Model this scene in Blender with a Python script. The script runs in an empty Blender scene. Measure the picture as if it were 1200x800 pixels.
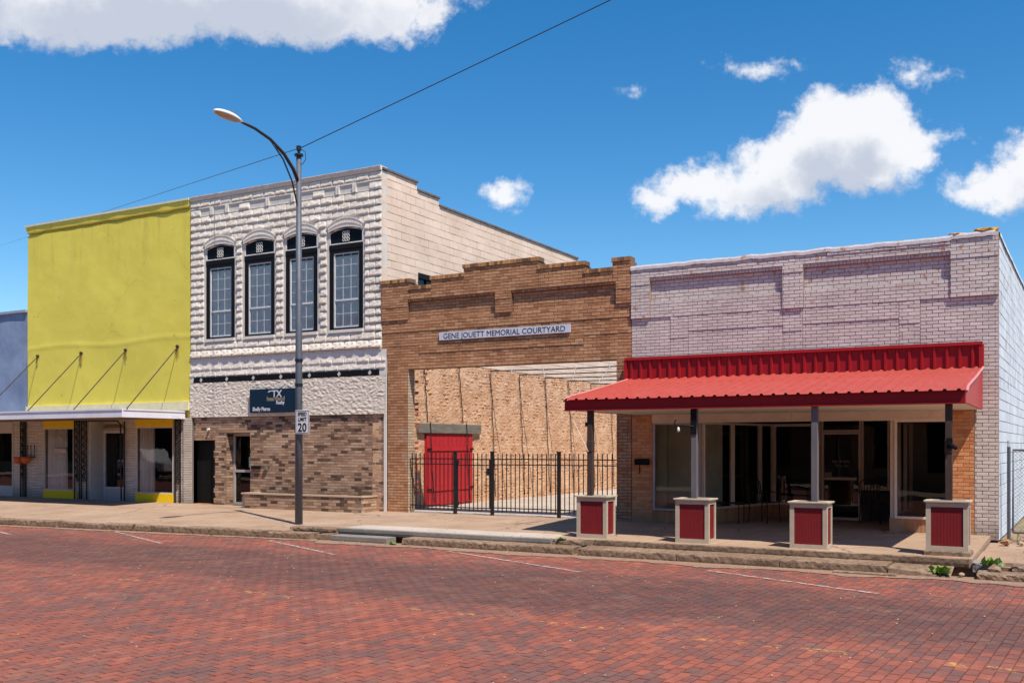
import bpy, bmesh, math, random
from mathutils import Vector, Matrix, noise
R = math.radians
random.seed(7)
scene = bpy.context.scene
COL = scene.collection
CAM = Vector((0.0, -20.3, 1.66))
TH = math.atan(1160 / 2063.0)

# ------------------------------------------------------------------ camera, sun, sky, exposure
cd = bpy.data.cameras.new('camera')
cd.sensor_width = 36; cd.lens = 34.8; cd.shift_y = 122 / 1200; cd.clip_start = .1; cd.clip_end = 3000
cam = bpy.data.objects.new('camera', cd); COL.objects.link(cam)
cam.location = CAM; cam.rotation_euler = (R(90), 0, TH)
scene.camera = cam
scene.view_settings.view_transform = 'Standard'
scene.view_settings.look = 'None'
scene.view_settings.exposure = EXPO = 0.63
scene.view_settings.gamma = 1
SUN_DIR = Vector((.50, -.275, 1.0)).normalized()          # towards the sun
sl = bpy.data.lights.new('sun', 'SUN'); sl.energy = 4.0; sl.angle = R(.53); sl.color = (1.0, .915, .79)
so = bpy.data.objects.new('sun', sl); COL.objects.link(so)
so.rotation_euler = (-SUN_DIR).to_track_quat('-Z', 'Y').to_euler(); so.location = (10, -10, 30)


class NT:
    """tiny node-tree helper"""
    def __init__(s, nt): s.nt = nt
    def n(s, t, **kw):
        nd = s.nt.nodes.new(t)
        for k, v in kw.items():
            if k.startswith('i_'):
                sock = nd.inputs[k[2:].replace('_', ' ')]
                s.set(sock, v)
            else: setattr(nd, k, v)
        return nd
    def set(s, sock, v):
        if isinstance(v, bpy.types.NodeSocket): s.nt.links.new(v, sock)
        else: sock.default_value = v
    def math(s, op, a, b=0.0, c=None, clamp=False):
        nd = s.nt.nodes.new('ShaderNodeMath'); nd.operation = op; nd.use_clamp = clamp
        s.set(nd.inputs[0], a); s.set(nd.inputs[1], b)
        if c is not None: s.set(nd.inputs[2], c)
        return nd.outputs[0]
    def vm(s, op, a, b=None, out=0):
        nd = s.nt.nodes.new('ShaderNodeVectorMath'); nd.operation = op
        s.set(nd.inputs[0], a)
        if b is not None: s.set(nd.inputs[1], b)
        return nd.outputs['Value'] if out == 'v' else nd.outputs[0]
    def mix(s, f, a, b, mode='MIX'):
        nd = s.nt.nodes.new('ShaderNodeMix'); nd.data_type = 'RGBA'; nd.blend_type = mode
        s.set(nd.inputs[0], f)
        for sock, v in ((nd.inputs[6], a), (nd.inputs[7], b)):
            if isinstance(v, tuple) and len(v) == 3: v = v + (1,)
            s.set(sock, v)
        return nd.outputs[2]
    def noise(s, vec, scale, detail=4, rough=.55, dist=0.0):
        nd = s.nt.nodes.new('ShaderNodeTexNoise')
        s.set(nd.inputs['Vector'], vec); nd.inputs['Scale'].default_value = scale
        nd.inputs['Detail'].default_value = detail; nd.inputs['Roughness'].default_value = rough
        nd.inputs['Distortion'].default_value = dist
        return nd.outputs['Fac'], nd.outputs['Color']
    def smooth(s, v, a, b):
        nd = s.nt.nodes.new('ShaderNodeMapRange'); nd.interpolation_type = 'SMOOTHSTEP'
        s.set(nd.inputs[0], v); nd.inputs[1].default_value = a; nd.inputs[2].default_value = b
        return nd.outputs[0]
    def lin(s, v, a, b, c, d):
        nd = s.nt.nodes.new('ShaderNodeMapRange')
        s.set(nd.inputs[0], v)
        for i, q in enumerate((a, b, c, d)): nd.inputs[i + 1].default_value = q
        return nd.outputs[0]
    def ramp(s, f, stops, mode='LINEAR'):
        nd = s.nt.nodes.new('ShaderNodeValToRGB'); cr = nd.color_ramp; cr.interpolation = mode
        while len(cr.elements) < len(stops): cr.elements.new(.5)
        for e, (p, c) in zip(cr.elements, stops): e.position = p; e.color = tuple(c) + (1,)
        s.set(nd.inputs[0], f)
        return nd.outputs[0]


world = bpy.data.worlds.new('World'); scene.world = world; world.use_nodes = True
wn = NT(world.node_tree); world.node_tree.nodes.clear()
sky = wn.n('ShaderNodeTexSky', sky_type='NISHITA', sun_disc=False)
sky.sun_elevation = math.asin(SUN_DIR.z)
sky.sun_rotation = math.atan2(SUN_DIR.x, SUN_DIR.y)
sky.air_density = 1.0; sky.dust_density = .08; sky.ozone_density = 2.2; sky.altitude = 400

# cloud field as a node group: direction plane coordinates (u right, v up) -> density
CL = [  # u, v (tangent units about the street's long view), radii
    (220, -22, 330, 62), (60, 8, 130, 34), (330, 22, 150, 32), (452, 14, 62, 34), (505, 14, 30, 22), (150, 30, 130, 26), (-120, -40, 220, 60),
    (990, 165, 78, 56), (1030, 138, 50, 40), (968, 142, 50, 44), (890, 222, 96, 28), (930, 196, 76, 40), (775, 230, 28, 20), (820, 212, 56, 26),
    (1052, 176, 40, 38), (1010, 198, 66, 36), (1085, 166, 18, 14), (1106, 157, 22, 7),
    (1165, 215, 66, 25), (1215, 200, 60, 30), (1130, 222, 34, 16), (1290, 190, 120, 40),
    (586, 232, 27, 16), (606, 224, 12, 10),
    (878, 76, 36, 11), (905, 68, 20, 7), (1082, 90, 32, 12), (745, 104, 12, 5), (1195, 158, 12, 5)]
g = bpy.data.node_groups.new('cloud_field', 'ShaderNodeTree')
g.interface.new_socket('P', in_out='INPUT', socket_type='NodeSocketVector')
g.interface.new_socket('F', in_out='OUTPUT', socket_type='NodeSocketFloat')
gn = NT(g); gi = g.nodes.new('NodeGroupInput'); go = g.nodes.new('NodeGroupOutput')
P0 = gi.outputs[0]
_, nc = gn.noise(P0, 9, 5, .6)
warp = gn.vm('MULTIPLY', gn.vm('SUBTRACT', nc, (.5, .5, .5)), (.075, .055, 0))
_, nc2 = gn.noise(P0, 42, 6, .62)
warp2 = gn.vm('MULTIPLY', gn.vm('SUBTRACT', nc2, (.5, .5, .5)), (.030, .024, 0))
PW = gn.vm('ADD', gn.vm('ADD', P0, warp), warp2)
acc = None
for (cx, cy, rx, ry) in CL:
    c = ((cx - 600) / 1160, (522 - cy) / 1160, 0)
    q = gn.vm('MULTIPLY', gn.vm('SUBTRACT', PW, c), (1160 / rx, 1160 / ry, 0))
    L = gn.vm('LENGTH', q, out='v')
    f = gn.math('MULTIPLY', gn.math('SUBTRACT', 1.12, L), min(rx, ry) / 36 + (.25 if ry > 15 else .02))
    acc = f if acc is None else gn.math('MAXIMUM', acc, f)
g.links.new(acc, go.inputs[0])

tc = wn.n('ShaderNodeTexCoord')
D = tc.outputs['Generated']
fwd = (-math.sin(TH), math.cos(TH), 0); rgt = (math.cos(TH), math.sin(TH), 0)
df = wn.vm('DOT_PRODUCT', D, fwd, out='v'); dr = wn.vm('DOT_PRODUCT', D, rgt, out='v'); du = wn.vm('DOT_PRODUCT', D, (0, 0, 1), out='v')
dfc = wn.math('MAXIMUM', df, .05)
cmb = wn.n('ShaderNodeCombineXYZ'); wn.set(cmb.inputs[0], wn.math('DIVIDE', dr, dfc)); wn.set(cmb.inputs[1], wn.math('DIVIDE', du, dfc))
PV = cmb.outputs[0]
def fld(p):
    nd = world.node_tree.nodes.new('ShaderNodeGroup'); nd.node_tree = g; wn.set(nd.inputs[0], p); return nd.outputs[0]
F0 = fld(PV); F1 = fld(wn.vm('ADD', PV, (.010, .046, 0)))
nf, _ = wn.noise(PV, 60, 8, .65)
dens = wn.smooth(wn.math('ADD', F0, wn.math('MULTIPLY', wn.math('SUBTRACT', nf, .5), 1.15)), -.10, .62)
dens = wn.math('MULTIPLY', dens, wn.smooth(df, .05, .2))
dens = wn.math('MULTIPLY', dens, .97)
n2, _ = wn.noise(PV, 22, 6, .6)
shade = wn.smooth(wn.math('ADD', F1, wn.math('MULTIPLY', wn.math('SUBTRACT', n2, .5), 1.3)), .15, 1.35)
ccol = wn.mix(shade, (4.75, 4.8, 4.95), (2.9, 3.15, 3.7))
# blue of the clear air: the sky model, a little more saturated as the photograph shows it
hsv = wn.n('ShaderNodeHueSaturation'); hsv.inputs['Saturation'].default_value = 1.40; hsv.inputs['Value'].default_value = .74
hsv.inputs['Hue'].default_value = .498
wn.set(hsv.inputs['Color'], sky.outputs[0])
bg = wn.n('ShaderNodeBackground'); bg.inputs['Strength'].default_value = .13
wn.set(bg.inputs['Color'], wn.mix(dens, hsv.outputs[0], ccol))
wo = wn.n('ShaderNodeOutputWorld'); world.node_tree.links.new(bg.outputs[0], wo.inputs[0])

# ------------------------------------------------------------------ materials
MATS = {}
def newmat(name):
    m = bpy.data.materials.new(name); m.use_nodes = True; m.node_tree.nodes.clear(); MATS[name] = m
    n = NT(m.node_tree); o = n.n('ShaderNodeOutputMaterial'); b = n.n('ShaderNodeBsdfPrincipled')
    m.node_tree.links.new(b.outputs[0], o.inputs[0])
    b.inputs['Specular IOR Level'].default_value = .25
    geo = n.n('ShaderNodeNewGeometry')
    return m, n, b, geo, o

def bump(n, b, h, strength=.4, dist=.01):
    bp = n.n('ShaderNodeBump'); bp.inputs['Strength'].default_value = strength; bp.inputs['Distance'].default_value = dist
    n.set(bp.inputs['Height'], h); n.set(b.inputs['Normal'], bp.outputs[0])

def rnd(n, geo):
    oi = n.n('ShaderNodeObjectInfo')
    return n.math('FRACT', n.math('ADD', geo.outputs['Random Per Island'], n.math('MULTIPLY', oi.outputs['Random'], 7.31)))

def brickmat(name, stops, patch=None, patch2=None, grain=.25, rough=.9, bs=.35, mode='LINEAR', stretch=(1, 1, 1), low=None):
    m, n, b, geo, o = newmat(name)
    P = n.vm('MULTIPLY', geo.outputs['Position'], stretch)
    c = n.ramp(rnd(n, geo), stops, mode)
    f1, _ = n.noise(P, 38, 4)
    c = n.mix(1.0, c, n.ramp(f1, [(.25, (1 - grain,) * 3), (.75, (1 + grain * .6,) * 3)]), 'MULTIPLY')
    f2, _ = n.noise(P, .9, 4, .6)
    c = n.mix(1.0, c, n.ramp(f2, [(.3, (.86, .84, .82)), (.7, (1.08, 1.08, 1.08))]), 'MULTIPLY')
    for pt in (patch, patch2):
        if pt:
            col, sc, lo, hi, amt = pt[:5]
            f3, _ = n.noise(P, sc, 7, .68)
            k = n.smooth(f3, lo, hi)
            if len(pt) > 5:       # only within a height band (peeling where water runs)
                sx = n.n('ShaderNodeSeparateXYZ'); n.set(sx.inputs[0], geo.outputs['Position'])
                k = n.math('MULTIPLY', k, n.math('MULTIPLY', n.smooth(sx.outputs[2], pt[5], pt[5] + .25), n.smooth(sx.outputs[2], pt[6] + .25, pt[6])))
            c = n.mix(n.math('MULTIPLY', k, amt), c, col)
    if low:                       # darker tone towards the foot of the wall
        sx = n.n('ShaderNodeSeparateXYZ'); n.set(sx.inputs[0], geo.outputs['Position'])
        k = n.math('MULTIPLY', n.smooth(n.math('ADD', sx.outputs[2], n.math('MULTIPLY', f2, -.5)), .15, -.25), .6)
        c = n.mix(k, c, low)
    n.set(b.inputs['Base Color'], c); b.inputs['Roughness'].default_value = rough
    f4, _ = n.noise(P, 90, 3)
    bump(n, b, f4, bs, .006)
    return m

def plain(name, col, rough=.6, metal=0.0, var=.12, vs=6, bs=0.0, bscale=60, spec=.3, dirt=None, stretch=(1, 1, 1), bd=.006):
    m, n, b, geo, o = newmat(name)
    P = n.vm('MULTIPLY', geo.outputs['Position'], stretch)
    f, _ = n.noise(P, vs, 5, .6)
    c = n.mix(1.0, tuple(col), n.ramp(f, [(.25, (1 - var,) * 3), (.75, (1 + var,) * 3)]), 'MULTIPLY')
    if dirt:
        dc, ds, lo, hi, am = dirt
        f3, _ = n.noise(P, ds, 7, .7)
        c = n.mix(n.math('MULTIPLY', n.smooth(f3, lo, hi), am), c, dc)
    n.set(b.inputs['Base Color'], c); b.inputs['Roughness'].default_value = rough; b.inputs['Metallic'].default_value = metal
    b.inputs['Specular IOR Level'].default_value = spec
    if bs:
        f2, _ = n.noise(P, bscale, 5, .6); bump(n, b, f2, bs, bd)
    return m

def glassmat(name, tint=(.75, .8, .8), refl=1.0, base=.06):
    m = bpy.data.materials.new(name); m.use_nodes = True; m.node_tree.nodes.clear(); n = NT(m.node_tree); MATS[name] = m
    o = n.n('ShaderNodeOutputMaterial'); t = n.n('ShaderNodeBsdfTransparent'); t.inputs[0].default_value = tint + (1,)
    gl = n.n('ShaderNodeBsdfGlossy'); gl.inputs['Roughness'].default_value = .01; gl.inputs['Color'].default_value = (refl, refl, refl, 1)
    geo = n.n('ShaderNodeNewGeometry'); f, _ = n.noise(geo.outputs['Position'], 1.3, 2)
    bp = n.n('ShaderNodeBump'); bp.inputs['Strength'].default_value = .04; bp.inputs['Distance'].default_value = .04; n.set(bp.inputs['Height'], f)
    n.set(gl.inputs['Normal'], bp.outputs[0])
    fr = n.n('ShaderNodeFresnel'); fr.inputs['IOR'].default_value = 1.5
    mx = n.n('ShaderNodeMixShader'); n.set(mx.inputs[0], n.math('ADD', n.math('MULTIPLY', fr.outputs[0], 1.05), base, clamp=True))
    m.node_tree.links.new(t.outputs[0], mx.inputs[1]); m.node_tree.links.new(gl.outputs[0], mx.inputs[2]); m.node_tree.links.new(mx.outputs[0], o.inputs[0])
    return m

M_white = brickmat('painted_white_brick', [(0, (.60, .53, .495)), (.5, (.66, .59, .555)), (1, (.72, .645, .61))],
                   patch=((.42, .20, .10), 6.5, .57, .66, .8, 4.2, 5.7), patch2=((.50, .33, .27), 3.0, .56, .70, .45), grain=.12, low=(.25, .19, .15))
M_orange = brickmat('orange_brick', [(0, (.58, .22, .095)), (.5, (.70, .30, .135)), (1, (.76, .37, .18))], grain=.25, low=(.3, .2, .12))
M_brown = brickmat('brown_brick', [(0, (.36, .17, .085)), (.3, (.47, .23, .115)), (.7, (.54, .27, .14)), (1, (.60, .33, .18))],
                   patch=((.22, .12, .075), 2.5, .58, .70, .5), patch2=((.50, .37, .27), 1.7, .50, .66, .75, -.3, 2.9), grain=.2)
M_cap = brickmat('parapet_soldier_brick', [(0, (.16, .08, .05)), (.35, (.42, .20, .08)), (1, (.66, .33, .13))], grain=.3)
M_mix = brickmat('mottled_brown_brick', [(0, (.09, .055, .042)), (.12, (.16, .10, .07)), (.24, (.32, .195, .125)), (.6, (.41, .26, .175)), (1, (.55, .375, .26))], grain=.25, bs=.6)
M_roman = brickmat('painted_roman_brick', [(0, (.62, .54, .46)), (1, (.78, .69, .60))], grain=.12, low=(.30, .25, .2))
M_block = brickmat('painted_rockface_block', [(0, (.74, .665, .575)), (1, (.81, .735, .645))],
                   patch=((.46, .36, .29), 7, .60, .72, .4), grain=.10, bs=.5)
M_side = brickmat('cream_painted_block', [(0, (.72, .57, .46)), (1, (.77, .615, .505))], patch=((.66, .46, .34), 1.6, .55, .68, .5), grain=.08)
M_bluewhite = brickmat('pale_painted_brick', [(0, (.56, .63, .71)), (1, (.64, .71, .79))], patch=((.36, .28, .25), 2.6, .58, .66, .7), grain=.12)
M_stone = brickmat('rubble_stone', [(0, (.46, .23, .12)), (.4, (.58, .32, .18)), (.74, (.64, .38, .23)), (.9, (.74, .58, .47)), (1, (.32, .15, .08))],
                   patch=((.60, .36, .22), 4, .42, .58, .75), patch2=((.86, .74, .64), 5, .60, .68, .7), grain=.25, bs=.8)
M_street = None
M_mortar_w = plain('dirty_mortar', (.33, .235, .19), .95, bs=.3)
M_mortar_b = plain('brown_mortar', (.17, .10, .065), .95, bs=.3)
M_mortar_o = plain('tan_mortar', (.50, .28, .16), .95, bs=.3)
M_mortar_m = plain('grey_brown_mortar', (.20, .15, .12), .95, bs=.3)
M_mortar_r = plain('warm_grey_mortar', (.22, .18, .16), .95)  # even warm grey joint colour for the roman brick
m, n, b, geo, o = newmat('rubble_smear')
P = geo.outputs['Position']
fa, _ = n.noise(P, 2.6, 5, .6); fb_, _ = n.noise(n.vm('MULTIPLY', P, (1, 1, 1.5)), 8, 6, .7); fc, _ = n.noise(n.vm('MULTIPLY', P, (1, 1, 1.8)), 15, 5, .7); fd, _ = n.noise(P, 34, 4, .6)
c = n.mix(n.smooth(fa, .35, .65), (.53, .30, .17), (.68, .44, .28))
c = n.mix(n.math('MULTIPLY', n.smooth(fb_, .60, .68), .75), c, (.80, .70, .62))
c = n.mix(n.math('MULTIPLY', n.smooth(fb_, .42, .33), .6), c, (.40, .20, .105))
c = n.mix(n.math('MULTIPLY', n.smooth(fc, .60, .67), .85), c, (.20, .105, .06))
n.set(b.inputs['Base Color'], c); b.inputs['Roughness'].default_value = .95
bump(n, b, n.math('ADD', fc, n.math('MULTIPLY', fd, .5)), .7, .03)
M_mortar_s = m
M_mortar_c = plain('pink_mortar', (.70, .55, .44), .95, bs=.2, dirt=((.44, .28, .20), 1.7, .42, .58, 1.0))
M_mortar_s0 = plain('sandy_mortar', (.60, .355, .215), .95, var=.25, vs=9, bs=1.0, bscale=16, bd=.05, dirt=((.30, .155, .085), 11, .56, .64, .75))
M_mortar_k = plain('painted_joint', (.62, .57, .52), .95, bs=.3)
M_roof = plain('roof_felt', (.30, .29, .28), .95, bs=.2)

def stucco(name, col, dark, light, sc=.7):
    m, n, b, geo, o = newmat(name)
    P = geo.outputs['Position']
    f, _ = n.noise(P, sc, 5, .6)
    c = n.mix(n.smooth(f, .3, .7), dark, col)
    f2, _ = n.noise(n.vm('MULTIPLY', P, (3, 3, .6)), 1.2, 6, .7)
    c = n.mix(n.math('MULTIPLY', n.smooth(f2, .55, .75), .35), c, light)
    f5, _ = n.noise(P, 3.2, 8, .75)
    c = n.mix(n.math('MULTIPLY', n.smooth(f5, .635, .68), .7), c, tuple(q * .45 for q in dark))
    v = n.n('ShaderNodeTexVoronoi', feature='DISTANCE_TO_EDGE'); v.inputs['Scale'].default_value = .55
    _, wc = n.noise(P, 1.6, 6)
    n.set(v.inputs['Vector'], n.vm('ADD', n.vm('MULTIPLY', P, (1, 1, .6)), n.vm('MULTIPLY', wc, (.9, 0, .9))))
    f7, _ = n.noise(P, .5, 3)
    c = n.mix(n.math('MULTIPLY', n.math('MULTIPLY', n.smooth(v.outputs['Distance'], .009, .002), n.smooth(f7, .50, .60)), .22), c, tuple(q * .45 for q in dark))
    sx = n.n('ShaderNodeSeparateXYZ'); n.set(sx.inputs[0], P)
    fs_, _ = n.noise(n.vm('MULTIPLY', P, (5, 5, .35)), 1.0, 6, .7)
    c = n.mix(n.math('MULTIPLY', n.math('MULTIPLY', n.smooth(fs_, .52, .66), n.smooth(sx.outputs[2], 6.2, 8.6)), .4), c, tuple(q * .6 for q in dark))
    n.set(b.inputs['Base Color'], c); b.inputs['Roughness'].default_value = .85
    f3, _ = n.noise(P, 2.2, 6, .6); f4, _ = n.noise(P, 40, 4)
    bump(n, b, n.math('ADD', f3, n.math('MULTIPLY', f4, .15)), .3, .03)
    return m
M_yellow = stucco('yellow_stucco', (.80, .67, .11), (.73, .61, .095), (.84, .745, .25))
M_blue = stucco('blue_stucco', (.26, .33, .47), (.18, .23, .37), (.42, .47, .56), 1.3)
M_yband = plain('pale_yellow_base_coat', (.80, .72, .47), .85, dirt=((.55, .45, .25), 5, .55, .7, .6))
M_rough = plain('split_stone_render', (.70, .615, .52), .95, var=.12, vs=16, dirt=((.48, .38, .30), 9, .56, .68, .4))
M_plaster = plain('cream_render', (.72, .665, .61), .9, var=.08, vs=10, bs=.3)
M_black = plain('black_paint', (.010, .010, .010), .5, var=.2, spec=.12)
M_navy = plain('navy_black_panel', (.006, .009, .014), .5, spec=.1)
M_ornw = plain('white_ornament', (.55, .53, .50), .7)
M_wframe = plain('white_window_frame', (.62, .63, .65), .5)
M_redroof = plain('salmon_red_sheet', (.42, .068, .052), .5, var=.08, vs=3, spec=.3, dirt=((.42, .13, .10), 3, .5, .75, .5))
M_red = plain('deep_red_sheet', (.30, .008, .012), .45, var=.1, vs=3)
M_redpanel = plain('red_beadboard', (.19, .012, .016), .6, var=.12, vs=5, dirt=((.14, .02, .02), 4, .55, .75, .5))
M_beige = plain('beige_trim', (.46, .385, .295), .7, var=.1, vs=8, dirt=((.30, .24, .18), 7, .58, .72, .5))
M_bframe = plain('tan_storefront_frame', (.84, .69, .58), .6, var=.08)
M_soffit = plain('cream_soffit', (.72, .64, .52), .8, var=.08)
M_header = plain('beige_header', (.80, .64, .53), .75, var=.08, dirt=((.36, .25, .18), 3, .5, .7, .4))
M_postd = plain('weathered_post', (.06, .036, .03), .85, var=.3, vs=9, stretch=(1, 1, .2), dirt=((.16, .11, .09), 6, .55, .72, .6))
M_postg = plain('grey_painted_post', (.14, .125, .135), .85, var=.2, vs=9, stretch=(1, 1, .25))
M_iron = plain('black_iron', (.012, .012, .013), .4, var=.1, spec=.5)
M_reddoor = plain('red_plank_paint', (.42, .018, .024), .7, var=.15, vs=12, stretch=(1, 1, .3), dirt=((.40, .12, .07), 7, .63, .72, .7))
M_timber = plain('weathered_timber', (.17, .155, .13), .9, var=.3, vs=14, stretch=(1, .15, 1), bs=.6, dirt=((.35, .30, .22), 6, .55, .7, .6))
M_white = M_white
M_canopy = plain('white_metal_fascia', (.72, .71, .78), .5, var=.07, vs=2, dirt=((.42, .38, .38), 3, .55, .75, .5))
M_yellowp = plain('yellow_gold_panel', (.85, .55, .01), .6, var=.05)
M_yellowl = plain('bright_yellow_panel', (.90, .60, .008), .6, var=.06)
M_greyp = plain('grey_panel', (.56, .51, .47), .75, var=.08)
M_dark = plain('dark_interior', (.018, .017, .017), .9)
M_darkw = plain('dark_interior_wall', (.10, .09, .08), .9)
M_curtain = plain('sheer_curtain', (.80, .75, .70), .9, var=.2, vs=14, stretch=(1, 1, .05))
M_curtaing = plain('grey_blind', (.92, .88, .80), .9, var=.12, vs=9)
M_glass = glassmat('window_glass', (.95, .95, .94), .9, .0)
M_glassd = glassmat('dark_shop_glass', (.75, .76, .74), .9, .01)
M_pole = plain('grey_galvanised_pole', (.105, .115, .14), .55, metal=.2, var=.18, vs=7, dirt=((.12, .10, .09), 8, .6, .75, .5))
M_lampw = plain('white_luminaire', (.72, .72, .70), .4)
M_lens = plain('amber_lens', (.46, .36, .26), .3)
M_signw = plain('sign_white', (.74, .74, .74), .5, var=.03)
M_signc = plain('sign_lavender_white', (.60, .60, .68), .6, var=.1)
M_ink = plain('sign_black', (.015, .015, .02), .5)
M_signn = plain('sign_navy', (.005, .022, .045), .35)
M_signg = plain('sign_gold_grey', (.30, .25, .19), .5)
M_signt = plain('sign_pale_text', (.62, .62, .70), .5)
M_foam = plain('orange_sealant', (.62, .30, .03), .9, var=.4, vs=14, bs=1.0, bscale=20, bd=.03)
M_terra = plain('orange_pot', (.60, .12, .03), .7)
M_leaf = plain('weed_leaf', (.17, .30, .05), .7, var=.35, vs=20)
M_dry = plain('dry_grass', (.42, .34, .16), .9, var=.3, vs=20)
M_rub = brickmat('rubble_piece', [(0, (.45, .28, .18)), (.5, (.5, .4, .3)), (1, (.4, .14, .08))], grain=.3)
M_soil = plain('dry_soil', (.12, .08, .05), .95, bs=.8)
M_chairm = plain('dark_chair_metal', (.02, .017, .015), .5)
M_truck = plain('white_truck_paint', (.7, .7, .7), .3)
M_rubber = plain('black_rubber', (.02, .02, .02), .8)
M_opp = brickmat('far_side_brick', [(0, (.20, .09, .06)), (1, (.34, .17, .10))])
M_pink = plain('pink_mulch', (.40, .16, .06), .95, var=.4, vs=30, bs=.6)

def concrete(name, col, dark, light, cracks=True, stain=.5, mott=0):
    m, n, b, geo, o = newmat(name)
    P = geo.outputs['Position']
    f, _ = n.noise(P, .8, 6, .65)
    c = n.ramp(f, [(.3, dark), (.5, col), (.72, light)])
    f2, _ = n.noise(P, 28, 5, .7)
    c = n.mix(1.0, c, n.ramp(f2, [(.3, (.80, .79, .78)), (.65, (1.08, 1.08, 1.08))]), 'MULTIPLY')
    f3, _ = n.noise(P, 3.3, 7, .7)
    c = n.mix(n.math('MULTIPLY', n.smooth(f3, .60, .72), stain), c, tuple(q * .5 for q in dark))
    if mott:
        fm, _ = n.noise(n.vm('MULTIPLY', P, (1, 1, 1.6)), 11, 7, .72)
        c = n.mix(n.math('MULTIPLY', n.smooth(fm, .46, .60), mott), c, (.10, .068, .048))
    if cracks:
        v = n.n('ShaderNodeTexVoronoi', feature='DISTANCE_TO_EDGE'); v.inputs['Scale'].default_value = .42
        _, wc = n.noise(P, 2.5, 5)
        n.set(v.inputs['Vector'], n.vm('ADD', P, n.vm('MULTIPLY', wc, (.5, .5, 0))))
        k = n.math('MULTIPLY', n.smooth(v.outputs['Distance'], .012, .002), n.smooth(f, .45, .55))
        c = n.mix(n.math('MULTIPLY', k, .75), c, (.09, .06, .045))
    # one colour for every face
    n.set(b.inputs['Base Color'], c); b.inputs['Roughness'].default_value = .92
    f4, _ = n.noise(P, 60, 5, .7); bump(n, b, f4, .5, .008)
    return m
M_conc = concrete('warm_sidewalk_concrete', (.385, .265, .185), (.30, .20, .135), (.44, .32, .235))
M_concn = concrete('new_pale_concrete', (.48, .41, .35), (.42, .355, .30), (.54, .47, .41), cracks=False, stain=.15)
M_kerb = concrete('worn_kerb_concrete', (.29, .195, .13), (.19, .125, .082), (.36, .25, .17), cracks=False, stain=.7, mott=.75)
M_kerbg = concrete('grey_kerb_concrete', (.26, .235, .21), (.20, .18, .16), (.32, .29, .26), cracks=False, stain=.3)
M_gutter = plain('gutter_dust', (.29, .19, .13), .95, var=.2, vs=5, bs=.8, bscale=50, dirt=((.25, .12, .09), 5, .48, .62, .8))
M_dirt = plain('bare_dirt', (.30, .21, .14), .95, var=.25, vs=3, bs=.8, dirt=((.12, .16, .05), 2, .5, .6, .7))
M_yard = concrete('courtyard_concrete', (.44, .38, .325), (.36, .305, .26), (.50, .44, .39), stain=.3)

def street_material(name, island=True):
    m, n, b, geo, o = newmat(name)
    P = geo.outputs['Position']
    sx = n.n('ShaderNodeSeparateXYZ'); n.set(sx.inputs[0], P)
    if island: r = rnd(n, geo)
    else:
        bt = n.n('ShaderNodeTexBrick'); bt.inputs['Scale'].default_value = 5; n.set(bt.inputs['Vector'], n.vm('MULTIPLY', P, (1, 1, 1)))
        bt.inputs['Color1'].default_value = (0, 0, 0, 1); bt.inputs['Color2'].default_value = (1, 1, 1, 1); bt.inputs['Mortar'].default_value = (.2, .2, .2, 1)
        r = n.math('MULTIPLY', bt.outputs['Color'], 1.0)
    fb, _ = n.noise(P, .45, 5, .6)
    fbb, _ = n.noise(P, 2.2, 4, .6)
    r2 = n.math('ADD', n.lin(r, 0, 1, .15, .85), n.math('ADD', n.math('MULTIPLY', n.math('SUBTRACT', fb, .5), .7), n.math('MULTIPLY', n.math('SUBTRACT', fbb, .5), 1.0)))
    c = n.ramp(r2, [(0, (.145, .080, .073)), (.3, (.185, .080, .067)), (.58, (.245, .083, .061)), (.85, (.31, .095, .063)), (1, (.34, .12, .078))])
    # tyre-darkened lane with an uneven edge
    fl, _ = n.noise(n.vm('MULTIPLY', P, (.25, 1, 1)), .9, 5, .65)
    yy = n.math('ADD', sx.outputs[1], n.math('MULTIPLY', n.math('SUBTRACT', fl, .5), 2.2))
    lane = n.math('MULTIPLY', n.smooth(yy, -10.6, -9.4), n.smooth(yy, -6.3, -7.4))
    c = n.mix(n.math('MULTIPLY', lane, .66), c, (.085, .050, .047))
    f3, _ = n.noise(P, 26, 5, .7)
    c = n.mix(1.0, c, n.ramp(f3, [(.3, (.82, .82, .82)), (.7, (1.18, 1.18, 1.18))]), 'MULTIPLY')
    # dust film and grit
    f4, _ = n.noise(P, 2.4, 7, .7)
    c = n.mix(n.math('MULTIPLY', n.smooth(f4, .45, .75), .30), c, (.33, .185, .135))
    f6, _ = n.noise(P, 9.0, 6, .75)
    c = n.mix(n.math('MULTIPLY', n.smooth(f6, .73, .79), .7), c, (.50, .40, .30))
    # faded yellow centre line
    f5, _ = n.noise(P, 6, 6, .75)
    yl = n.math('SUBTRACT', n.math('ABSOLUTE', n.math('ADD', sx.outputs[1], n.math('ADD', 10.85, n.math('MULTIPLY', sx.outputs[0], .018)))), .0)
    k = n.math('MULTIPLY', n.smooth(yl, .10, .05), n.smooth(f5, .54, .62))
    c = n.mix(n.math('MULTIPLY', k, .8), c, (.55, .33, .08))
    n.set(b.inputs['Base Color'], c); b.inputs['Roughness'].default_value = .8
    b.inputs['Specular IOR Level'].default_value = .2
    f7, _ = n.noise(P, 55, 4); bump(n, b, f7, .5, .006)
    return m
M_street = street_material('paving_brick')
M_streetfar = street_material('far_paving_brick', False)
m, n, b, geo, o = newmat('sandy_joint')
fj, _ = n.noise(geo.outputs['Position'], 1.5, 6, .7); fj2, _ = n.noise(geo.outputs['Position'], .25, 3)
cj = n.mix(n.smooth(n.math('ADD', fj, n.math('MULTIPLY', n.math('SUBTRACT', fj2, .5), .6)), .50, .64), (.065, .038, .03), (.48, .33, .18))
n.set(b.inputs['Base Color'], cj); b.inputs['Roughness'].default_value = .95
M_joint = m
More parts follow.
